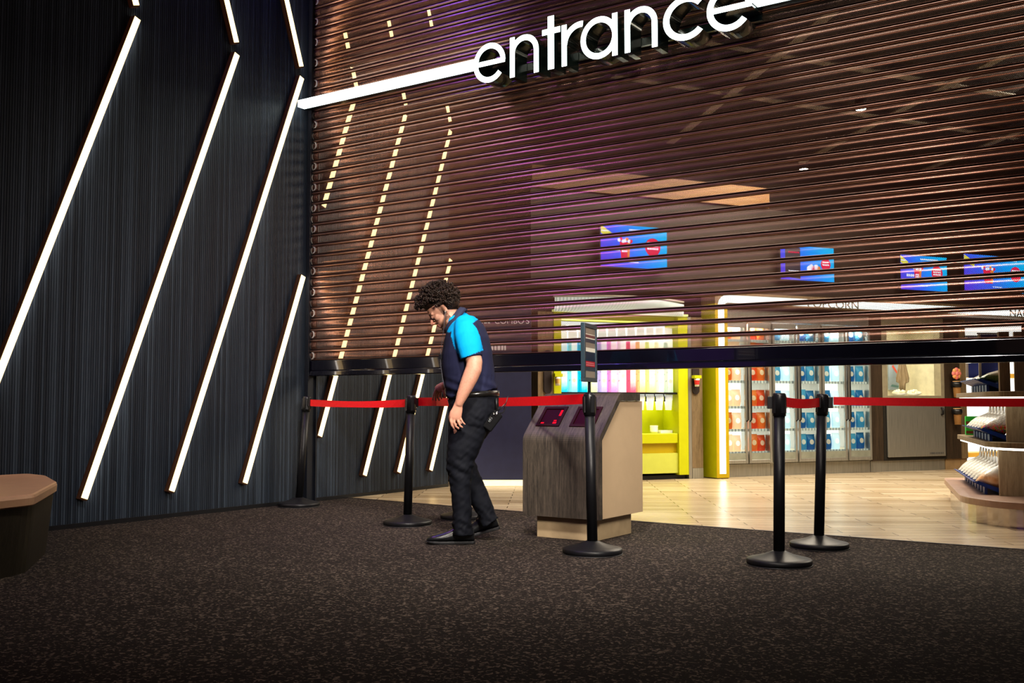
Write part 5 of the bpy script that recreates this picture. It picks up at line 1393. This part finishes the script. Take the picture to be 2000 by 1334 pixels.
def shirt_col(co, n_):
    d = (co - Vector((0, 0, 0))).dot(FH)
    w = co + M0; x, y = topx(w); dep = (w - CAM).dot(FH) - D0
    if dep > 0.10 and dep < 0.33:
        # far sleeve and yoke mirror the near ones
        x, y = x + 8 * (dep / 0.2), y - 4
    if not inpoly(x, y, CY_POLY): return navy_c
    # knitted cuff
    tt = ((x - hem_a[0]) * (hem_b[1] - hem_a[1]) - (y - hem_a[1]) * (hem_b[0] - hem_a[0])) / math.hypot(hem_b[0] - hem_a[0], hem_b[1] - hem_a[1])
    if x > 897 and tt < 5.2: return navy_c
    return cyan_c
def shirt_fold(co, n_):
    a = noise.noise(Vector((co.dot(RIGHT) * 9, co.dot(FH) * 9, co.z * 4.0 + co.dot(RIGHT) * 6)))
    b = noise.noise(Vector((co.dot(RIGHT) * 22 + 5, co.dot(FH) * 22, co.z * 14 - co.dot(RIGHT) * 18)))
    z = co.z; k = 1.0 if z < 1.12 else 0.45
    drape = max(0.0, 1 - abs(z - 1.0) / 0.13) * 0.004 * math.sin(co.z * 95 + co.dot(RIGHT) * 40)
    return (a * 0.008 + b * 0.0045) * k + drape * 1.4
me = remesh(g, 0.0062, 5)
def hem_cut(me):
    return me
shirt = finish(me, 'polo_shirt', attr_mat('polo_cloth', 0.8, 0.2, 900, 0.12, 0, 0.06), body, shirt_col, shirt_fold)
# collar ring around the bent neck
c0 = Q(888.5, 627, 0.0); fr_ = Q(869.5, 652.5, 0.0); bk_ = Q(908.0, 601.0, 0.0)
la = (bk_ - fr_); half = la.length / 2; la.normalize(); nn = (LEFT * 0.80 + ZUP * 0.60); nn = (nn - la * nn.dot(la)).normalized()
g = MB(); n = 40; v = []
ringdef = [(-0.022, half * 1.02, 0.098), (0.004, half * 0.99, 0.088), (0.026, half * 0.90, 0.074), (0.029, half * 0.86, 0.071), (0.022, half * 0.84, 0.069), (-0.01, half * 0.90, 0.080)]
cc = (fr_ + bk_) / 2
for o_, ra, rb in ringdef:
    for j in range(n):
        a = 2 * PI * j / n; dip = 0.010 * max(0, -math.cos(a))
        v.append(cc + nn * (o_ - dip) + la * ra * math.cos(a) + FH * rb * math.sin(a))
m_ = len(ringdef)
g.add(v, [(i * n + j, i * n + (j + 1) % n, ((i + 1) % m_) * n + (j + 1) % n, ((i + 1) % m_) * n + j) for i in range(m_) for j in range(n)], 0, True)
g.build('collar', simple('navy_collar', navy_c, 0.8, var=0.05), shirt, label='dark navy folded collar')

# ---- trousers
g = MB()
rw = [(768, 877.5, 974), (788, 875.5, 974.5), (807, 875, 972), (826, 875, 962), (846, 875, 949)]
g.tube([Q((a + b) / 2, y) for y, a, b in rw], [((b - a) / 2 * mpx(), r) for (y, a, b), r in zip(rw, (.170, .178, .185, .180, .14))], 32, ref=RIGHT)
nl = [(815, 876, 958, -.06, .100), (842, 875.5, 949.5, -.08, .098), (880, 873, 934.5, -.09, .094), (907, 871, 924, -.095, .084), (929, 876, 921.5, -.10, .078), (955, 880, 920, -.105, .075), (983, 883, 920.5, -.107, .071), (1015, 884, 921.5, -.11, .069), (1045, 884.5, 923, -.11, .074)]
g.tube([Q((a + b) / 2, y, c) for y, a, b, c, r in nl], [((b - a) / 2 * mpx(c), r) for y, a, b, c, r in nl], 28, ref=RIGHT)
fl = [(815, 880, 962, .07, .100), (842, 880, 951, .085, .098), (880, 880, 935, .09, .092), (907, 884, 928, .095, .083), (934, 898, 939.5, .10, .076), (955, 907.5, 947.5, .10, .073), (975, 917, 956.5, .10, .070), (1000, 930.5, 966, .10, .068), (1014, 936, 970, .10, .072), (1021, 940, 975, .10, .072)]
g.tube([Q((a + b) / 2, y, c) for y, a, b, c, r in fl], [((b - a) / 2 * mpx(c), r) for y, a, b, c, r in fl], 28, ref=RIGHT)
def trouser_fold(co, n_):
    x = co.dot(RIGHT); z = co.z
    b = noise.noise(Vector((x * 10, co.dot(FH) * 12, z * 26 + x * 14)))
    c = noise.noise(Vector((x * 26, co.dot(FH) * 26, z * 40 - x * 30)))
    k = 0.5 + 1.1 * math.exp(-((z - 0.50) / 0.10) ** 2) + 1.3 * math.exp(-((z - 0.12) / 0.08) ** 2) + 0.7 * math.exp(-((z - 0.82) / 0.07) ** 2)
    return (b * 0.0075 + c * 0.0035) * k
tm = simple('black_trouser_cloth', (0.0045, 0.0055, 0.010), 0.8, var=0.15, scale=30, spec=0.25)
finish(remesh(g, 0.0066, 4), 'trousers', tm, body, None, trouser_fold)
# ---- belt
g = MB(); n = 48; v = []
bc = Q(925.3, 770.5); ba = RIGHT; tilt = (Q(974, 768.5) - Q(876, 773.5)).normalized()
bu = (ZUP - tilt * ZUP.dot(tilt)).normalized()
for o_, e in ((-0.018, 0.003), (0.018, 0.003), (0.018, -0.003), (-0.018, -0.003)):
    for j in range(n):
        a = 2 * PI * j / n; v.append(bc + bu * o_ + tilt * (0.171 + e) * math.cos(a) + FH * (0.180 + e) * math.sin(a))
g.add(v, [(i * n + j, i * n + (j + 1) % n, ((i + 1) % 4) * n + (j + 1) % n, ((i + 1) % 4) * n + j) for i in range(4) for j in range(n)], 0, True)
g.build('belt', simple('black_leather', (0.012, 0.011, 0.010), 0.28, var=0.2, coat=0.3), body)

# ---- shoes
leather = simple('black_shoe_leather', (0.010, 0.011, 0.013), 0.30, var=0.25, scale=25, coat=0.25)
sole_m = simple('black_rubber_sole', (0.014, 0.014, 0.016), 0.55)
def make_shoe(heel, fwd, up, label):
    side = up.cross(fwd)
    def S(l, w, h): return heel + fwd * l + side * w + up * h
    secs = [(-0.010, 0.020, 0.022, 0.060), (-0.002, 0.034, 0.020, 0.100), (0.03, 0.041, 0.020, 0.118), (0.065, 0.042, 0.020, 0.120), (0.10, 0.042, 0.020, 0.118), (0.130, 0.044, 0.020, 0.106), (0.165, 0.048, 0.020, 0.089), (0.205, 0.051, 0.020, 0.074), (0.24, 0.052, 0.020, 0.066), (0.27, 0.048, 0.020, 0.060), (0.290, 0.040, 0.021, 0.053), (0.303, 0.028, 0.022, 0.045), (0.310, 0.014, 0.024, 0.036)]
    g = MB(); n = 20; v = []
    for l, w, z0, z1 in secs:
        for j in range(n):
            a = 2 * PI * j / n; c, s = math.cos(a), math.sin(a)
            x = w * math.copysign(abs(c) ** 0.75, c); hh = (z1 - z0)
            z = z0 + hh * (0.42 + (0.58 * s if s > 0 else 0.42 * math.copysign(abs(s) ** 0.6, s)))
            taper = 1 - 0.35 * max(0, (z - z0) / hh - 0.4)
            v.append(S(l, x * taper, z))
    m = len(secs)
    g.add(v, [(i * n + j, i * n + (j + 1) % n, (i + 1) * n + (j + 1) % n, (i + 1) * n + j) for i in range(m - 1) for j in range(n)] + [tuple(range(n - 1, -1, -1)), tuple(range((m - 1) * n, m * n))], 0, True)
    sh = g.build('shoe', leather, body, label=label)
    out = []
    for l, w in [(-0.014, 0.018), (-0.004, 0.036), (0.03, 0.045), (0.09, 0.045), (0.13, 0.046), (0.18, 0.052), (0.22, 0.055), (0.26, 0.052), (0.29, 0.044), (0.308, 0.030), (0.315, 0.014)]: out.append((l, w))
    poly = [(l, w) for l, w in out] + [(l, -w) for l, w in out[::-1]]
    g = MB(); N = len(poly)
    v = [S(l, w, 0.0 + (0.012 * max(0, (l - 0.24) / 0.07) if l > 0.24 else 0)) for l, w in poly] + [S(l * 1.0, w * 1.02, 0.019 + (0.004 if l > 0.28 else 0)) for l, w in poly]
    g.add(v, [tuple(range(N - 1, -1, -1)), tuple(range(N, 2 * N))] + [(i, (i + 1) % N, N + (i + 1) % N, N + i) for i in range(N)])
    g.build('sole', sole_m, sh, bevel=0.004)
    g = MB()
    for k in range(5):
        l = 0.108 + k * 0.020; z = 0.117 - k * 0.0105
        g.tube([S(l, -0.026, z - 0.010), S(l + 0.005, 0, z + 0.0035), S(l, 0.026, z - 0.010)], 0.003, 6)
    for sgn in (-1, 1):
        g.tube([S(0.10, 0, 0.122), S(0.105, sgn * 0.02, 0.138), S(0.112, sgn * 0.034, 0.126), S(0.110, sgn * 0.018, 0.118), S(0.10, 0, 0.122)], 0.0022, 6)
        g.tube([S(0.10, 0, 0.122), S(0.12, sgn * 0.025, 0.120), S(0.125, sgn * 0.045, 0.102)], 0.0020, 6)
    g.build('laces', sole_m, sh, weld=False)
    return sh
hn_ = atZ(924, 1061.5) - M0; hn_.z = 0.0
make_shoe(hn_, (LEFT * 0.985 + FH * -0.05).normalized().xyz if False else (LEFT + FH * -0.06).normalized(), ZUP, 'flat front shoe with laces')
toe = atZ(907, 1052) - M0; toe.z = 0.0
pa = math.radians(15.5); fw = (LEFT + FH * 0.02).normalized()
ff = (fw * math.cos(pa) - ZUP * math.sin(pa)).normalized(); fu = (ZUP * math.cos(pa) + fw * math.sin(pa)).normalized()
make_shoe(toe - ff * 0.245 + fu * 0.001, ff, fu, 'rear shoe with its heel lifted')

# ---- things worn on the belt and ear: they hang from him, so they stand alone
r = thing('belt_radio', 'black radio pouch with silver keys hanging at the back of the belt', 'radio', M0 + Q(962, 822, -0.12))
base = M0 + Q(962, 822, -0.12)
def L_(px, py, dc): return M0 + Q(px, py, dc) - base
ux = (L_(975, 806, -.12) - L_(951, 838, -.12)).normalized(); uy = FH; uz = ux.cross(uy)
g = MB()
hx, hy, hz = 0.068, 0.026, 0.036
g.hexa([ux * a + uy * b + uz * c for c in (-hz, hz) for a, b in ((-hx, -hy), (hx, -hy), (hx, hy), (-hx, hy))])
g.build('pouch', simple('pouch_nylon', (0.004, 0.004, 0.005), 0.8, spec=0.2), r, bevel=0.010, seg=3)
g = MB().tube([L_(974, 808, -.13), L_(983, 806, -.13), L_(987.5, 797, -.13), L_(986, 789, -.13), L_(979, 797, -.13), L_(970, 805, -.13)], 0.0045, 8)
g.tube([L_(984, 800, -.125), L_(992.5, 773.5, -.125)], 0.0028, 8)
g.tube([L_(969, 778, -.118), L_(970, 800, -.125)], 0.006, 8)
g.build('cord', black_plastic, r, weld=False)
g = MB(); 
for (a, b, c, d) in ((972, 803, 966, 812), (966, 807, 961, 811), (968, 813, 972, 806), (963, 806, 968, 810)):
    p0, p1 = L_(a, b, -.150), L_(c, d, -.150); g.tube([p0, p1], [(0.0035, 0.0012)] * 2, 8)
for q in range(2):
    c_ = L_(958 - 2 * q, 818 + 3 * q, -.150); g.tube([c_ + (ux * math.cos(a) + uz * math.sin(a)) * 0.010 for a in [2 * PI * k / 16 for k in range(17)]], 0.0013, 6)
g.build('keys', simple('key_metal', (0.7, 0.7, 0.72), 0.2, 1.0), r, weld=False)
base = M0 + Q(862, 697, -0.10)
r = thing('earpiece', 'dark earpiece cord running from his ear down the shirt front', 'earpiece', base)
g = MB().tube([L_(869.5, 610, -.088), L_(868.5, 622, -.090), L_(867, 640, -.085), L_(863.5, 664, -.06), L_(861, 686, -.05), L_(860.5, 697, -.05), L_(860.8, 714, -.05), L_(865, 742, -.05), L_(871, 768, -.05), L_(879, 798, -.06)], 0.0019, 8)
g.build('cord', simple('cord_grey', (0.06, 0.06, 0.075), 0.4), r)
MB().box(-0.012, 0.012, -0.009, 0.009, -0.017, 0.017).build('clip', black_plastic, r, bevel=0.003).location = L_(860.6, 697, -.05)
MB().ell(L_(869.5, 609, -.088), (0.007, 0.006, 0.009), n=12, m=8).build('ear_bud', simple('clear_bud', (0.16, 0.13, 0.11), 0.3), r)

# ------------------------------------------------------------------ LIGHTS
def area(name, loc, target, size, power, col=(1, 1, 1), sy=None, spread=None):
    L = bpy.data.lights.new(name, 'AREA'); L.energy = power; L.color = col; L.size = size
    if sy: L.shape = 'RECTANGLE'; L.size_y = sy
    if spread: L.spread = math.radians(spread)
    o = bpy.data.objects.new(name, L); C.objects.link(o); o.location = loc
    o.rotation_euler = (Vector(target) - Vector(loc)).to_track_quat('-Z', 'Y').to_euler(); return o
area('key_light', (4.9, -4.0, 5.6), (2.9, -1.3, 0.9), 0.5, 75, (1.0, 0.94, 0.86), spread=80)
area('softbox', (6.6, -4.4, 2.7), (2.9, -1.2, 1.0), 0.9, 40, (1.0, 0.92, 0.82), spread=62)
area('lobby_warm', (5.5, -7.5, 6.9), (3.5, 0, 2.5), 6.0, 70, (1.0, 0.58, 0.36), 2.0)
area('lobby_rear_fill', (6.5, -12.6, 2.6), (4.5, 0.0, 2.6), 9.0, 14, (1.0, 0.62, 0.46), 3.4)  # added unseen warm fill for the slats to mirror
area('lobby_purple', (0.35, -6.2, 3.2), (2.2, 0.0, 3.2), 3.2, 14, (0.50, 0.18, 1.0), 4.0)
area('neon_violet', (0.45, -2.2, 5.7), (1.9, 0.0, 1.2), 2.2, 9, (0.56, 0.17, 0.9), 0.8, spread=62)
area('neon_blue', (0.45, -1.0, 6.2), (1.6, 0.0, 2.4), 0.5, 9, (0.16, 0.10, 1.0), 0.8, spread=110)
area('shop_ceiling_a', (3.4, 4.2, 4.05), (3.4, 4.2, 0), 2.2, 330, (1.0, 0.88, 0.70), 3.5)
area('shop_ceiling_b', (6.4, 5.0, 4.05), (5.2, 4.0, 0), 2.2, 260, (1.0, 0.88, 0.70), 3.0)
p = wpt(-0.16, 0.20, 1.90)
area('niche_light', p, wpt(-0.16, 0.30, 0.6), 1.4, 4, (1, 1, 0.9), 0.15)
area('counter_light', wpt(-0.1, 0.18, 0.98), wpt(-0.1, 0.25, 0.5), 1.4, 3.5, (1, 1, 0.85), 0.12)
for s0, s1, fn, colr in fr:
    area('fridge_light_' + fn, wpt((s0 + s1) / 2, 0.03, 1.94), wpt((s0 + s1) / 2, 0.2, 0.3), 0.6, 13, (1, 0.96, 0.85), 0.05)
area('hatch_light', wpt(4.5, 0.3, 1.98), wpt(4.5, 0.35, 1.0), 0.6, 5.5, (1, 0.95, 0.76), 0.2)
w = bpy.data.worlds.new('world'); sc.world = w; w.use_nodes = True
w.node_tree.nodes['Background'].inputs[0].default_value = (0.30, 0.22, 0.26, 1)
w.node_tree.nodes['Background'].inputs[1].default_value = 0.05
